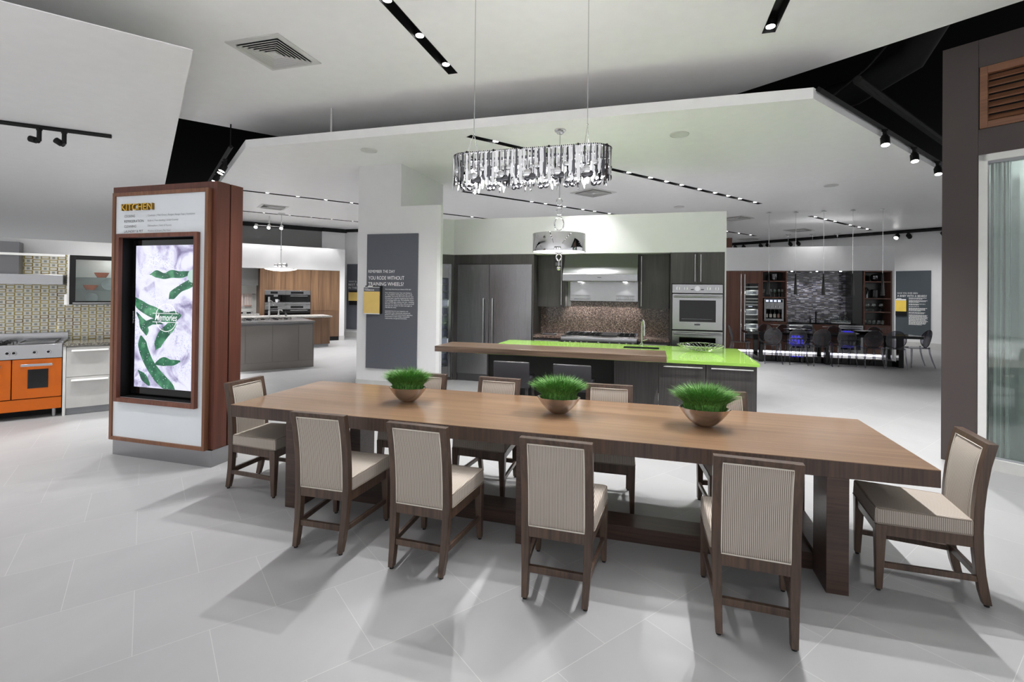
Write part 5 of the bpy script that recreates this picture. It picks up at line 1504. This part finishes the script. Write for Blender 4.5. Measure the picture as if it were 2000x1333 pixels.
t = thing('brochure_holder', 'brochure holder with tan card on the half hidden slate sign', 'brochure', (-7.1, 12.2, 1.2))
part('holder', MB().box(-7.25, 12.19, 1.18, -6.85, 12.219, 1.70), 'black', t)
part('card', MB().box(-7.27, 12.175, 1.33, -6.88, 12.188, 1.64), 'yellow', t)
# oven wall
t = thing('tall_cabinet', 'tall walnut cabinet right of the four ovens', 'cabinet', (-.45, .3, 0), FT)
part('carcass', MB().box(-.905, .02, .0, .025, .64, 2.365), 'walnutd', t)
part('door', MB().box(-.905, 0, 1.02, .02, .02, 2.362), 'walnut', t)
part('door', MB().box(-.905, 0, .14, .02, .02, 1.012), 'walnutd', t)
part('plinth', MB().box(-.9, .01, 0, .02, .022, .13), 'black', t)
t = thing('oven_cabinet', 'walnut cabinet with four doors above the built-in ovens', 'cabinet', (-1.6, .3, 0), FT)
part('carcass', MB().box(-2.42, .02, 1.70, -.91, .64, 2.365).box(-2.42, .0, 0, -2.28, .64, 2.365).box(-2.28, .02, 0, -.91, .64, .72), 'walnutd', t)
for a, b in ((-2.278, -2.0), (-1.997, -1.685), (-1.682, -1.302), (-1.299, -.912)): part('door', MB().box(a, 0, 1.745, b, .02, 2.362), 'walnut', t)
part('filler', MB().box(-2.278, 0, 1.685, -.912, .02, 1.74), 'walnut', t)
part('lower_front', MB().box(-2.278, 0, .1, -.912, .02, .72), 'walnut', t)
for (u0, u1, z0, z1, lb, kd) in ((-2.275, -1.685, 1.225, 1.68, 'built-in coffee machine, upper left of the four wall ovens', 'coffee_machine'), (-1.68, -.915, 1.225, 1.68, 'steel and black built-in oven, upper right of the four', 'built_in_oven'),
                                 (-2.275, -1.685, .74, 1.215, 'steel and black built-in oven, lower left of the four', 'built_in_oven'), (-1.68, -.915, .74, 1.215, 'steel and black built-in oven, lower right of the four', 'built_in_oven')):
    t = thing(kd, lb, 'coffee machine' if kd[0] == 'c' else 'oven', ((u0 + u1) / 2, .2, z0), FT)
    part('control_panel', MB().box(u0, -.012, z1 - .135, u1, .02, z1), 'steel', t, .002)
    part('display', MB().box(u0 + .16, -.0145, z1 - .105, u1 - .22, -.0115, z1 - .035), 'ovenglass', t)
    if kd[0] == 'c':
        part('glass', MB().box(u0, .10, z0 + .08, u1, .12, z1 - .14).box(u0, -.008, z0 + .08, u0 + .05, .10, z1 - .14).box(u1 - .05, -.008, z0 + .08, u1, .1, z1 - .14), 'blackgloss', t)
        part('milk_flask', MB().cyl(u0 + .12, .04, z0 + .085, z0 + .25, .045, 16), 'satin', t)
        part('dispenser', MB().box(u0 + .26, .03, z1 - .20, u0 + .38, .10, z1 - .14), 'satin', t)
    else:
        part('glass', MB().box(u0, -.008, z0 + .08, u1, .02, z1 - .14), 'blackgloss', t)
        part('handle', MB().box(u0 + .14, -.06, z1 - .185, u1 - .10, -.045, z1 - .165).box(u0 + .15, -.045, z1 - .183, u0 + .17, -.008, z1 - .167).box(u1 - .13, -.045, z1 - .183, u1 - .11, -.008, z1 - .167), 'satin', t)
    part('lower_trim', MB().box(u0, -.010, z0, u1, .02, z0 + .075), 'steel', t, .002)
t = thing('cup', 'white cup standing in the built-in coffee machine', 'cup', (-1.93, .045, 1.305), FT)
part('vessel', MB().lathe([(.0001, 0), (.035, 0), (.05, .09), (.047, .09), (.032, .006), (.0001, .006)], (-1.93, .045, 1.306), 18), 'plate', t)
part('handle', MB().tube([(-1.885, .045, 1.375), (-1.855, .045, 1.37), (-1.855, .045, 1.335), (-1.89, .045, 1.33)], .006, 6), 'plate', t)
struct('trim_tile', MB().box(-5.0, .64, .93, -2.42, .66, 1.83), 'subway', FT)
solo('hood_panel', 'grey panel above the white tiles left of the walnut cabinets', 'panel', MB().box(-5.0, .30, 1.83, -2.425, .64, 2.365), 'greywall', FT)
t = thing('base_cabinet', 'pale base cabinet under the towel rail behind the islands', 'cabinet', (-3.6, .3, 0), FT)
part('carcass', MB().box(-5.0, .02, 0, -2.425, .63, .905), 'offwhite', t)
part('worktop', MB().box(-5.0, -.02, .906, -2.425, .64, .945), 'stone', t)
t = thing('hob', 'small gas hob on the counter below the towels', 'hob', (-2.7, .25, .945), FT)
part('plate', MB().box(-3.1, .08, .945, -2.5, .5, .952), 'steel', t)
for x in (-2.9, -2.68): part('burner', MB().cyl(x, .28, .952, .985, .06, 14).box(x - .12, .27, .985, x + .12, .29, .995), 'black', t)
solo('towel_rail', 'thin steel rail on the white tiles holding two towels', 'rail', MB().tube([(-3.2, .602, 1.554), (-2.45, .602, 1.554)], .007, 8).tube([(-2.5, .602, 1.554), (-2.5, .638, 1.554)], .006, 6).tube([(-3.15, .602, 1.554), (-3.15, .638, 1.554)], .006, 6), 'satin', FT)
for u0, u1, lb in ((-3.0, -2.795, 'striped towel on the rail, nearer the kiosk'), (-2.77, -2.555, 'striped towel with ochre hem on the rail, nearer the walnut cabinets')):
    t = thing('towel', lb, 'towel', ((u0 + u1) / 2, .6, 1.15), FT, 'striped towels on the rail')
    part('cloth', MB().profile([(.586, 1.16), (.592, 1.16), (.594, 1.565), (.602, 1.572), (.610, 1.565), (.612, 1.25), (.618, 1.25), (.616, 1.572), (.602, 1.580), (.588, 1.572)], u0, u1), 'towel', t)
    sm = MB()
    for k in range(5): sm.box(u0 + .015 + k * .042, .5845, 1.17, u0 + .027 + k * .042, .587, 1.56)
    if u0 > -2.9: sm.box(u0, .584, 1.165, u1, .5865, 1.20)
    part('stripe', sm, 'towelstripe', t)
# lamps of the grey kitchen
X, Y = -7.02, 8.52
t = thing('bowl_pendant', 'glass pendant lamp hanging over the walnut island on a thin rod', 'pendant lamp', (X, Y, 2.24))
part('ceiling_plate', MB().cyl(X, Y, ZC - .04, ZC, .10, 20), 'satin', t)
part('rod', MB().cyl(X, Y, 2.42, ZC - .03, .010, 8).ball((X, Y, 2.86), .025, 10), 'satin', t)
U3 = Vector((.79, .616, 0))
part('shade', MB().lathe([(.0001, 2.235), (.22, 2.25), (.40, 2.285), (.43, 2.305), (.42, 2.31), (.22, 2.268), (.0001, 2.255)], (X, Y, 0), 36), 'lampsoft', t)
part('shade_bar', MB().tube([(X - .46, Y, 2.31), (X + .46, Y, 2.31)], .010, 8).cyl(X, Y, 2.31, 2.42, .008, 8), 'satin', t)
for k in (-1, 0, 1): part('spot_can', MB().tube([(X + k * .14 - .05, Y, 2.415), (X + k * .14 + .05, Y, 2.415)], .055, 14), 'satin', t)
X, Y = -7.75, 8.85
t = thing('spot_cluster', 'small ceiling cluster of bright spots above the grey kitchen', 'ceiling light', (X, Y, 3.6))
part('stem', MB().cyl(X, Y, 3.62, ZC, .015, 8).tube([(X - .30, Y - .2, 3.62), (X + .30, Y + .2, 3.60)], .014, 8), 'satin', t)
for k in (-1, 0, 1):
    h = part('spot_head', MB().tube([(X + k * .28, Y + k * .2, 3.63), (X + k * .28 + .03, Y + k * .2 - .06, 3.55)], .05, 14), 'satin', t)
    part('lens', MB().tube([(X + k * .28 + .031, Y + k * .2 - .062, 3.548), (X + k * .28 + .033, Y + k * .2 - .066, 3.543)], .045, 14), 'lamp', h)
spot('spotlight', (X, Y, 3.5), (X + 1.5, Y + .5, .5), 70, 110, .6)
for (u, v) in ((-2.6, -.35), (-1.6, -.35), (-.6, -.35)):
    p = w2(FT, u, v, ZC - .1)
    spot('spotlight', p, w2(FT, u, .3, 1.0), 55, 80, .6)
# ------------------------------------------------------------------ bar at the back right
B0 = 12.60
t = thing('tall_cabinet', 'tall mahogany cabinet with two long handles beside the oven wall', 'cabinet', (5.6, 12.9, 0))
part('carcass', MB().box(4.95, B0 + .03, .1, 5.872, 13.2, 2.415), 'mahog', t)
part('plinth', MB().box(4.95, B0 + .08, 0, 6.385, 13.1, .1), 'black', t)
d = part('door', MB().box(4.95, B0, .11, 5.40, B0 + .028, 2.41), 'mahog', t)
d = part('door', MB().box(5.405, B0, .11, 5.87, B0 + .028, 2.41), 'mahog', t)
handle((5.825, B0, .35), (5.825, B0, 2.32), (0, -1, 0), .014, .05, .03, d)
t = thing('wine_cooler', 'mahogany fronted wine cooler with tall glass window of lit shelves', 'wine cooler', (6.13, 12.9, 0))
X0, X1 = 5.878, 6.385
d = part('door', MB().box(X0, B0, .11, 5.965, B0 + .03, 2.41).box(6.30, B0, .11, X1, B0 + .03, 2.41).box(5.965, B0, 2.045, 6.30, B0 + .03, 2.41).box(5.965, B0, .11, 6.30, B0 + .03, .42), 'mahog', t)
handle((5.925, B0, .35), (5.925, B0, 2.32), (0, -1, 0), .014, .05, .03, d)
part('pane', MB().box(5.965, B0 + .01, .42, 6.30, B0 + .016, 2.045), 'clear', d)
part('liner', MB().box(5.965, 13.0, .42, 6.30, 13.05, 2.045).box(5.94, B0 + .03, .42, 5.965, 13.0, 2.045).box(6.30, B0 + .03, .42, 6.325, 13.0, 2.045), 'coolerin', t)
for k, z in enumerate((.55, .70, .83, .97, 1.11, 1.26, 1.40, 1.49, 1.58, 1.70, 1.82, 1.93)):
    part('shelf', MB().box(5.968, B0 + .035, z, 6.298, B0 + .06, z + .03).box(5.968, B0 + .06, z, 6.298, 12.98, z + .008), 'white', t)
part('light_strip', MB().box(6.05, B0 + .05, 1.36, 6.15, B0 + .08, 1.375), 'coolwhite', t)
for _z in (.75, 1.2, 1.75):
    _d = bpy.data.lights.new('cooler_lamp', 'POINT'); _d.energy = 3; _d.shadow_soft_size = .03
    _o = bpy.data.objects.new('cooler_lamp', _d); COL.objects.link(_o); _o.location = (6.13, 12.645, _z + .04)
def shelf_unit(x0, x1, zs, name, lb, hx):
    t = thing(name, lb, 'shelf unit', ((x0 + x1) / 2, 12.9, 0))
    part('side_panel', MB().box(x0, B0, .1, x0 + .03, 13.2, 2.415), 'mahog', t)
    part('side_panel', MB().box(x1 - .03, B0, .1, x1, 13.2, 2.415), 'mahog', t)
    part('top_panel', MB().box(x0 + .03, B0, 2.385, x1 - .03, 13.2, 2.415), 'mahog', t)
    part('back_panel', MB().box(x0 + .03, 13.10, .1, x1 - .03, 13.2, 2.385), 'vase', t)
    for z in zs: part('shelf', MB().box(x0 + .03, B0 + .005, z - .03, x1 - .03, 13.1, z), 'mahog', t)
    d = part('drawer', MB().box(x0 + .032, B0 - .015, zs[-1] - .30, x1 - .032, B0 + .005, zs[-1] - .035), 'mahog', t)
    handle((hx, B0 - .015, zs[-1] - .085), (hx + .26, B0 - .015, zs[-1] - .085), (0, -1, 0), .010, .035, .02, d)
    part('lower_door', MB().box(x0 + .032, B0 - .015, .11, x1 - .032, B0 + .005, zs[-1] - .305), 'mahog', t)
    part('plinth', MB().box(x0, B0 + .08, 0, x1, 13.1, .1), 'black', t)
    return t
shelf_unit(6.39, 7.05, (2.13, 1.655, .935), 'shelf_unit', 'mahogany shelf unit holding the wine dispenser, left of mosaic wall', 6.62)
shelf_unit(8.97, 9.645, (2.125, 1.66, 1.285, .905), 'shelf_unit', 'open mahogany shelf unit of glassware, right of the mosaic wall', 9.2)
solo('side_panel', 'dark wooden panel closing the right end of the mosaic wall', 'panel', MB().box(8.72, 12.65, .941, 8.965, 13.2, 2.41), 'vase')
struct('trim_mosaic', MB().box(7.05, 13.19, .93, 8.72, 13.22, 2.42), 'mosaic')
solo('bar_counter', 'thin black counter of the bar below the mosaic wall', 'countertop', MB().box(7.052, B0 - .02, .90, 8.967, 13.19, .94), 'blackgloss', bv=.002)
t = thing('bar_cabinet', 'mahogany cabinet under the bar sink between two steel coolers', 'cabinet', (8.05, 12.9, 0))
part('carcass', MB().box(7.72, B0 + .02, .1, 8.36, 13.18, .895), 'black', t)
d = part('door', MB().box(7.722, B0, .11, 8.358, B0 + .02, .89), 'mahog', t)
handle((7.95, B0, .83), (8.30, B0, .83), (0, -1, 0), .010, .035, .03, d)
def cooler(x0, x1, lb, blue):
    t = thing('undercounter_cooler', lb, 'cooler', ((x0 + x1) / 2, 12.9, 0))
    part('body', MB().box(x0, 13.05, .1, x1, 13.15, .89).box(x0, B0 + .03, .1, x0 + .02, 13.05, .89).box(x1 - .02, B0 + .03, .1, x1, 13.05, .89).box(x0 + .02, B0 + .03, .1, x1 - .02, 13.05, .12), 'black', t)
    d = part('door', MB().box(x0 + .004, B0, .11, x0 + .06, B0 + .03, .885).box(x1 - .06, B0, .11, x1 - .004, B0 + .03, .885).box(x0 + .06, B0, .11, x1 - .06, B0 + .03, .20).box(x0 + .06, B0, .78, x1 - .06, B0 + .03, .885), 'steel', t)
    part('pane', MB().box(x0 + .06, B0 + .012, .20, x1 - .06, B0 + .018, .78), 'clear', d)
    handle((x0 + .05, B0, .84), (x1 - .05, B0, .84), (0, -1, 0), .011, .04, .03, d)
    for k in range(3): part('shelf', MB().box(x0 + .022, B0 + .05, .30 + k * .17, x1 - .022, 13.04, .308 + k * .17), 'lettergrey', t)
    part('light_strip', MB().box(x0 + .08, 13.03, .66, x1 - .08, 13.045, .70), 'blue', t)
    part('can_row', merge(*[MB().cyl(x0 + .10 + .085 * k, 12.8, .31 + .17 * j, .42 + .17 * j, .03, 12) for k in range(int((x1 - x0 - .15) / .085)) for j in range(2)]), 'blue' if blue else 'satin', t)  # left cooler's cans emit blue themselves to carry its glow
    part('plinth', MB().box(x0, B0 + .08, 0, x1, 13.1, .1), 'black', t)
cooler(7.058, 7.715, 'steel undercounter cooler with blue glow, left of the bar sink cabinet', True)
cooler(8.365, 8.965, 'steel undercounter cooler with glass door, right of the bar sink cabinet', False)
solo('toe_light', 'bright strip of light along the floor under the bar cabinets', 'light strip', MB().box(5.5, B0 + .06, .02, 9.64, B0 + .075, .085), 'toelight')
d = bpy.data.lights.new('toe_glow', 'AREA'); d.shape = 'RECTANGLE'; d.size = 3.4; d.size_y = .06; d.energy = 16
o = bpy.data.objects.new('toe_glow', d); COL.objects.link(o); o.location = (7.7, B0 + .05, .06); o.rotation_euler = (math.radians(70), 0, 0)
# wine dispenser
t = thing('wine_dispenser', 'steel wine dispenser with four bottles in the mahogany shelf unit', 'wine dispenser', (6.72, 12.75, .935))
part('case', MB().box(6.465, 12.64, .955, 6.985, 13.0, 1.02).box(6.465, 12.64, 1.30, 6.985, 13.0, 1.60).box(6.465, 12.64, 1.02, 6.515, 13.0, 1.30).box(6.935, 12.64, 1.02, 6.985, 13.0, 1.30).box(6.515, 12.9, 1.02, 6.935, 13.0, 1.30), 'steel', t, .004)
part('recess', MB().box(6.516, 12.88, 1.021, 6.934, 12.899, 1.299), 'ovenglass', t)
part('panel', MB().box(6.50, 12.636, 1.50, 6.95, 12.641, 1.58), 'ovenglass', t)
for k in range(4):
    x = 6.545 + k * .105
    part('display', MB().box(x - .035, 12.632, 1.515, x + .038, 12.637, 1.565), 'display', t)
    part('spout', MB().tube([(x, 12.64, 1.40), (x, 12.60, 1.39), (x, 12.595, 1.35)], .007, 8), 'satin', t)
    part('foot', MB().cyl(6.49 + k * .155, 12.68, .937, .957, .015, 10), 'black', t)
for k in range(4):
    x = 6.56 + k * .108
    b = thing('wine_bottle', ['wine bottle with white label, leftmost in the wine dispenser', 'wine bottle with pale label, second from left in the wine dispenser', 'wine bottle with white label, third from left in the wine dispenser', 'wine bottle with tan label, rightmost in the wine dispenser'][k], 'bottle', (x, 12.80, 1.022), group='bottles in the wine dispenser')
    part('glass', MB().lathe([(.0001, 0), (.037, 0), (.038, .01), (.038, .16), (.030, .19), (.014, .21), (.013, .265), (.0001, .265)], (x, 12.80, 1.022), 18), 'wine', b)
    part('label', MB().lathe([(.0385, .03), (.039, .03), (.039, .13), (.0385, .13)], (x, 12.80, 1.022), 18), 'paper' if k != 3 else 'towelstripe', b)
# glassware
def lathe_thing(name, lb, cat, x, y, z, prof, mat, group, pn='vessel'):
    t = solo(name, lb, cat, MB().lathe(prof, (x, y, z), 20), mat, base=(x, y, z), group=group)
    return t
WG = [(.0001, 0), (.034, .002), (.034, .005), (.006, .010), (.005, .10), (.02, .115), (.038, .15), (.040, .19), (.032, .235), (.030, .235), (.036, .19), (.03, .14), (.0001, .118)]
for x, lb in ((6.47, 'wine glass on shelf above wine dispenser, leftmost'), (6.66, 'wine glass on shelf above wine dispenser, behind the black pendant'), (6.76, 'wine glass on shelf above wine dispenser, middle of the group'), (6.88, 'wine glass on shelf above wine dispenser, second from right'), (6.965, 'wine glass on shelf above wine dispenser, rightmost')):
    lathe_thing('wine_glass', lb, 'glass', x, 12.74, 1.656, WG, 'clear', 'wine glasses above the dispenser')
lathe_thing('ice_bucket', 'shiny dark ice bucket on the top left bar shelf', 'bucket', 6.76, 12.82, 2.131, [(.0001, 0), (.10, 0), (.115, .06), (.115, .20), (.105, .205), (.10, .19), (.0001, .19)], 'smokechrome', None)
BG = [(.0001, 0), (.04, .002), (.04, .006), (.008, .012), (.007, .06), (.05, .10), (.068, .15), (.055, .22), (.052, .22), (.063, .15), (.04, .095), (.0001, .075)]
for x, lb in ((9.10, 'round stemmed glass on right bar shelf, left of three'), (9.25, 'round stemmed glass on right bar shelf, middle of three'), (9.43, 'round stemmed glass on right bar shelf, right of three')):
    lathe_thing('goblet', lb, 'glass', x, 12.74, 1.286, BG, 'clear', 'goblets on the right bar shelf')
TG_ = [(.0001, 0), (.035, 0), (.045, .05), (.042, .13), (.039, .13), (.042, .05), (.03, .008), (.0001, .008)]
for x, lb in ((9.05, 'tumbler on lowest right bar shelf, first from left'), (9.16, 'tumbler on lowest right bar shelf, second from left'), (9.27, 'tumbler on lowest right bar shelf, third from left'), (9.38, 'tumbler on lowest right bar shelf, fourth from left'), (9.48, 'tumbler on lowest right bar shelf, rightmost')):
    lathe_thing('tumbler', lb, 'glass', x, 12.74, .906, TG_, 'clear', 'tumblers on the lowest right bar shelf')
lathe_thing('vase', 'round black vase on the top right bar shelf', 'vase', 9.31, 12.82, 2.126, [(.0001, 0), (.07, 0), (.105, .08), (.10, .16), (.06, .20), (.055, .20), (.09, .15), (.0001, .02)], 'smokechrome', None)
lathe_thing('canister', 'tall dark canister on second right bar shelf, left one', 'canister', 9.10, 12.80, 1.661, [(.0001, 0), (.06, 0), (.06, .24), (.05, .26), (.03, .27), (.02, .30), (.0001, .30)], 'smokechrome', None)
lathe_thing('canister', 'wide dark canister on second right bar shelf, right one', 'canister', 9.31, 12.82, 1.661, [(.0001, 0), (.095, 0), (.10, .05), (.10, .22), (.08, .24), (.0001, .24)], 'vase', None)
t = thing('tray', 'clear tray with bottles of spirits on the black bar counter', 'tray', (8.45, 12.75, .94))
part('tray_base', MB().box(8.20, 12.65, .941, 8.68, 12.9, .95), 'satin', t)
part('tray_wall', MB().box(8.20, 12.645, .95, 8.68, 12.652, 1.01).box(8.20, 12.9, .95, 8.68, 12.907, 1.01).box(8.195, 12.645, .95, 8.20, 12.907, 1.01).box(8.68, 12.645, .95, 8.685, 12.907, 1.01), 'clear', t)
DC = [(.0001, 0), (.055, 0), (.06, .02), (.058, .10), (.03, .14), (.014, .16), (.014, .20), (.026, .21), (.026, .25), (.0001, .26)]
for x, h, lb in ((8.29, 1.0, 'clear decanter on the bar tray, left of three'), (8.42, 1.15, 'clear decanter on the bar tray, middle and tallest neck'), (8.58, 1.2, 'clear decanter on the bar tray, right of three')):
    lathe_thing('decanter', lb, 'decanter', x, 12.76, .951, [(r, z * h) for r, z in DC], 'clear', 'decanters on the bar tray')
t = thing('faucet', 'black faucet at the bar sink in front of the mosaic wall', 'faucet', (7.88, 12.9, .94))
part('spout', MB().tube([(7.88, 12.9, .94), (7.88, 12.9, 1.22), (7.88, 12.88, 1.25), (7.88, 12.80, 1.25), (7.88, 12.78, 1.22)], .02, 10), 'black', t)
part('lever', MB().tube([(7.90, 12.9, 1.0), (8.02, 12.88, 1.0), (8.03, 12.88, 1.03)], .009, 8), 'satin', t)
part('valve', MB().cyl(7.74, 12.9, .94, 1.03, .022, 10), 'black', t)

# bar table, platters, ghost chairs, cone pendants
t = thing('bar_table', 'long glossy black table of the bar surrounded by smoked chairs', 'table', (7.55, 11.05, 0))
part('tabletop', MB().box(5.68, 10.62, .70, 9.50, 11.45, .765), 'blackgloss', t, .003)
for x in (5.95, 7.46, 9.00):
    part('leg', MB().box(x, 10.63, 0, x + .10, 10.76, .70), 'blackgloss', t)
    part('leg', MB().box(x, 11.30, 0, x + .10, 11.43, .70), 'blackgloss', t)
    part('foot_beam', MB().box(x + .001, 10.76, 0, x + .099, 11.30, .12), 'blackgloss', t)
part('stretcher', MB().box(6.05, 10.80, 0, 9.0, 10.98, .14), 'blackgloss', t)
for x, lb in ((6.92, 'oval steel platter on the left half of the black bar table'), (8.42, 'oval steel platter on the right half of the black bar table')):
    t = thing('platter', lb, 'platter', (x, 11.0, .765), group='platters on the bar table')
    part('dish', MB().lathe([(.0001, .0), (.10, .0), (.20, .03), (.33, .075), (.325, .08), (.19, .038), (.0001, .012)], (x, 11.0, .766), 36, 1.0, .55), 'chrome', t)
def make_ghost():
    t = thing('acrylic_chair', 'x', 'chair', (0, 0, 0), group='smoked acrylic chairs at the bar table')
    # oval back, curved; y forward
    n = 28; vs = []; fs = []
    for side in (0, 1):
        for rr in (.0001, .5, .85, 1.0):
            for k in range(n):
                a = 2 * PI * k / n
                x = .195 * rr * math.cos(a); z = .69 + .21 * rr * math.sin(a)
                y = .03 - .10 * (z - .48) / .42 + .25 * x * x / .04 * .04 * 4 + (.010 if side else 0)
                vs.append((x, y, z))
    for side in (0, 1):
        o = side * 4 * n
        for q in range(3):
            for k in range(n): fs.append((o + q * n + k, o + q * n + (k + 1) % n, o + (q + 1) * n + (k + 1) % n, o + (q + 1) * n + k))
    for k in range(n): fs.append((3 * n + k, 3 * n + (k + 1) % n, 7 * n + (k + 1) % n, 7 * n + k))
    part('backrest', MB().add(vs, fs), 'smoke', t)
    rim = []
    for k in range(n):
        a = 2 * PI * k / n; x = .195 * math.cos(a); z = .69 + .21 * math.sin(a)
        rim.append((x, .035 - .10 * (z - .48) / .42 + .04 * x * x / .04, z))
    part('back_rim', MB().tube(rim, .008, 8, closed=True), 'smokechrome2', t)
    pts = [(-.17, .02), (.17, .02), (.215, .30), (.20, .44), (.10, .48), (-.10, .48), (-.20, .44), (-.215, .30)]
    part('seat', MB().prism(pts, .455, .478), 'smoke', t, .006)
    for sx in (-1, 1):
        part('leg', MB().tube([(sx * .175, .05, .50), (sx * .18, .035, .35), (sx * .19, -.01, .18), (sx * .20, -.075, 0)], [.019, .018, .016, .013], 10), 'smoke', t)
        part('leg', MB().tube([(sx * .185, .42, .455), (sx * .19, .425, .25), (sx * .195, .43, 0)], [.022, .018, .012], 10), 'smoke', t)
    return t
M['smokechrome2'] = glassy('smoked_acrylic_edge', (0.34, 0.34, 0.38), 0.10, body=0.12, bodyc=(0.08, 0.08, 0.09))
g0 = make_ghost()
GH = [(6.21, 10.28, 0, 'smoked acrylic chair, first from left on the near side of black bar table'), (6.765, 10.28, 0, 'smoked acrylic chair, second from left on the near side of black bar table'),
      (7.28, 10.28, .04, 'smoked acrylic chair, third from left on the near side of black bar table'), (7.83, 10.34, -.03, 'smoked acrylic chair, fourth from left on the near side of black bar table'),
      (8.38, 10.34, .02, 'smoked acrylic chair, fifth from left on the near side of black bar table'), (8.84, 10.36, -.25, 'smoked acrylic chair, rightmost on the near side of black bar table'),
      (5.33, 11.0, -PI / 2, 'smoked acrylic chair at the left end of black bar table, beside the mahogany cabinet'), (9.74, 11.02, PI / 2 + .08, 'smoked acrylic chair at the right end of black bar table, below the sign'),
      (6.33, 11.82, PI, 'smoked acrylic chair on the far side of black bar table, below the wine cooler'), (6.80, 11.82, PI, 'smoked acrylic chair on the far side of black bar table, below the wine dispenser'),
      (7.38, 11.82, PI, 'smoked acrylic chair on the far side of black bar table, behind the left platter'), (8.02, 11.82, PI, 'smoked acrylic chair on the far side of black bar table, below the bar faucet'),
      (8.95, 11.82, PI, 'smoked acrylic chair on the far side of black bar table, behind the right platter')]
for i, (x, y, rz, lb) in enumerate(GH):
    if i == 0: g0.location = (x, y, 0); g0['label'] = lb
    else: dup(g0, (x, y, 0), rz, lb)
for k, x in enumerate((6.285, 6.925, 7.57, 8.225, 8.88)):
    t = thing('cone_pendant', 'slim black cone pendant over the bar table, %s from left' % ('first', 'second', 'third', 'fourth', 'fifth')[k], 'pendant lamp', (x, 11.2, 1.73), group='cone pendants over the bar table')
    part('cone', MB().lathe([(.044, 1.732), (.046, 1.730), (.046, 1.735), (.016, 2.26), (.010, 2.29), (.0001, 2.29)], (x, 11.2, 0), 24), 'blackgloss', t)
    part('cord', MB().cyl(x, 11.2, 2.285, ZC, .0045, 6), 'satin', t)
    part('ceiling_plate', MB().lathe([(.0001, -.03), (.06, -.028), (.062, -.022), (.03, -.004), (.03, 0)], (x, 11.2, ZC), 20), 'satin', t)
    part('lamp_face', MB().cyl(x, 11.2, 1.737, 1.740, .036, 16), 'lampsoft', t)
for k, (x, y) in enumerate(((8.02, 16.6), (8.80, 16.6), (9.58, 16.6))):
    t = thing('glass_pendant', 'small hanging glass pendant beyond the bar bulkhead, %s of three' % ('left', 'middle', 'right')[k], 'pendant lamp', (x, y, 3.0), group='glass pendants beyond the bar bulkhead')
    part('ceiling_plate', MB().lathe([(.0001, -.12), (.02, -.11), (.03, -.05), (.09, -.02), (.09, 0)], (x, y, ZC), 16), 'satin', t)
    part('cord', MB().cyl(x, y, 3.2, ZC - .1, .006, 6), 'satin', t)
    part('shade', MB().lathe([(.05, 3.0), (.10, 3.05), (.11, 3.15), (.04, 3.25), (.0001, 3.26)], (x, y, 0), 20), 'clear', t)
for x in (7.4, 8.05): spot('spotlight', (x, 12.75, 2.41), (x, 13.15, 1.2), 30, 90, .5, .02)
for x, lb in ((7.25, 'first'), (7.9, 'second'), (8.5, 'third')):
    solo('puck_light', 'small round spot under the bar bulkhead in front of mosaic, %s from left' % lb, 'spotlight', MB().cyl(x, 12.9, 2.408, 2.419, .026, 16), 'lamp', group='puck lights above the mosaic')

# sign on the back wall
FB = (10.9, 16.398, math.radians(-37.2))
t = thing('sign_board', 'dark blue sign board on the back right wall reading A BABY WITH A BEARD', 'sign', (.81, -.02, .44), FB)
part('board', MB().box(.355, -.035, .44, 1.275, -.003, 2.56), 'signbar', t)
part('heading', merge(text_mesh('HAVE YOU EVER SEEN', .40, 1.800, -.038, .54, .050), text_mesh('A BABY WITH A BEARD?', .40, 1.700, -.038, .775, .068, bold=.006)), 'letter', t, smooth=False)
rnd = random.Random(9); lm = MB(); z = 1.655
for blk in (2, 3, 2, 1, 4, 2, 12):
    for i in range(blk):
        w = rnd.uniform(.42, .50) if i < blk - 1 else rnd.uniform(.25, .40)
        x = .71
        while x < .71 + w:
            q = rnd.uniform(.02, .055); lm.box(x, -.0375, z, min(x + q, .71 + w), -.036, z + .015); x += q + .009
        z -= .0285
    z -= .026
    part('paragraph', lm, 'letter', t, smooth=False); lm = MB()
t = thing('brochure_holder', 'brochure holder with bright yellow card on the back right sign', 'brochure', (.5, -.05, 1.07), FB)
part('holder', MB().box(.36, -.07, 1.07, .66, -.037, 1.63), 'black', t)
part('card', MB().box(.365, -.085, 1.215, .655, -.072, 1.575), 'yellow2', t)
part('card_header', MB().box(.37, -.083, 1.58, .65, -.071, 1.625).box(.40, -.082, 1.632, .52, -.072, 1.65), 'letter', t)
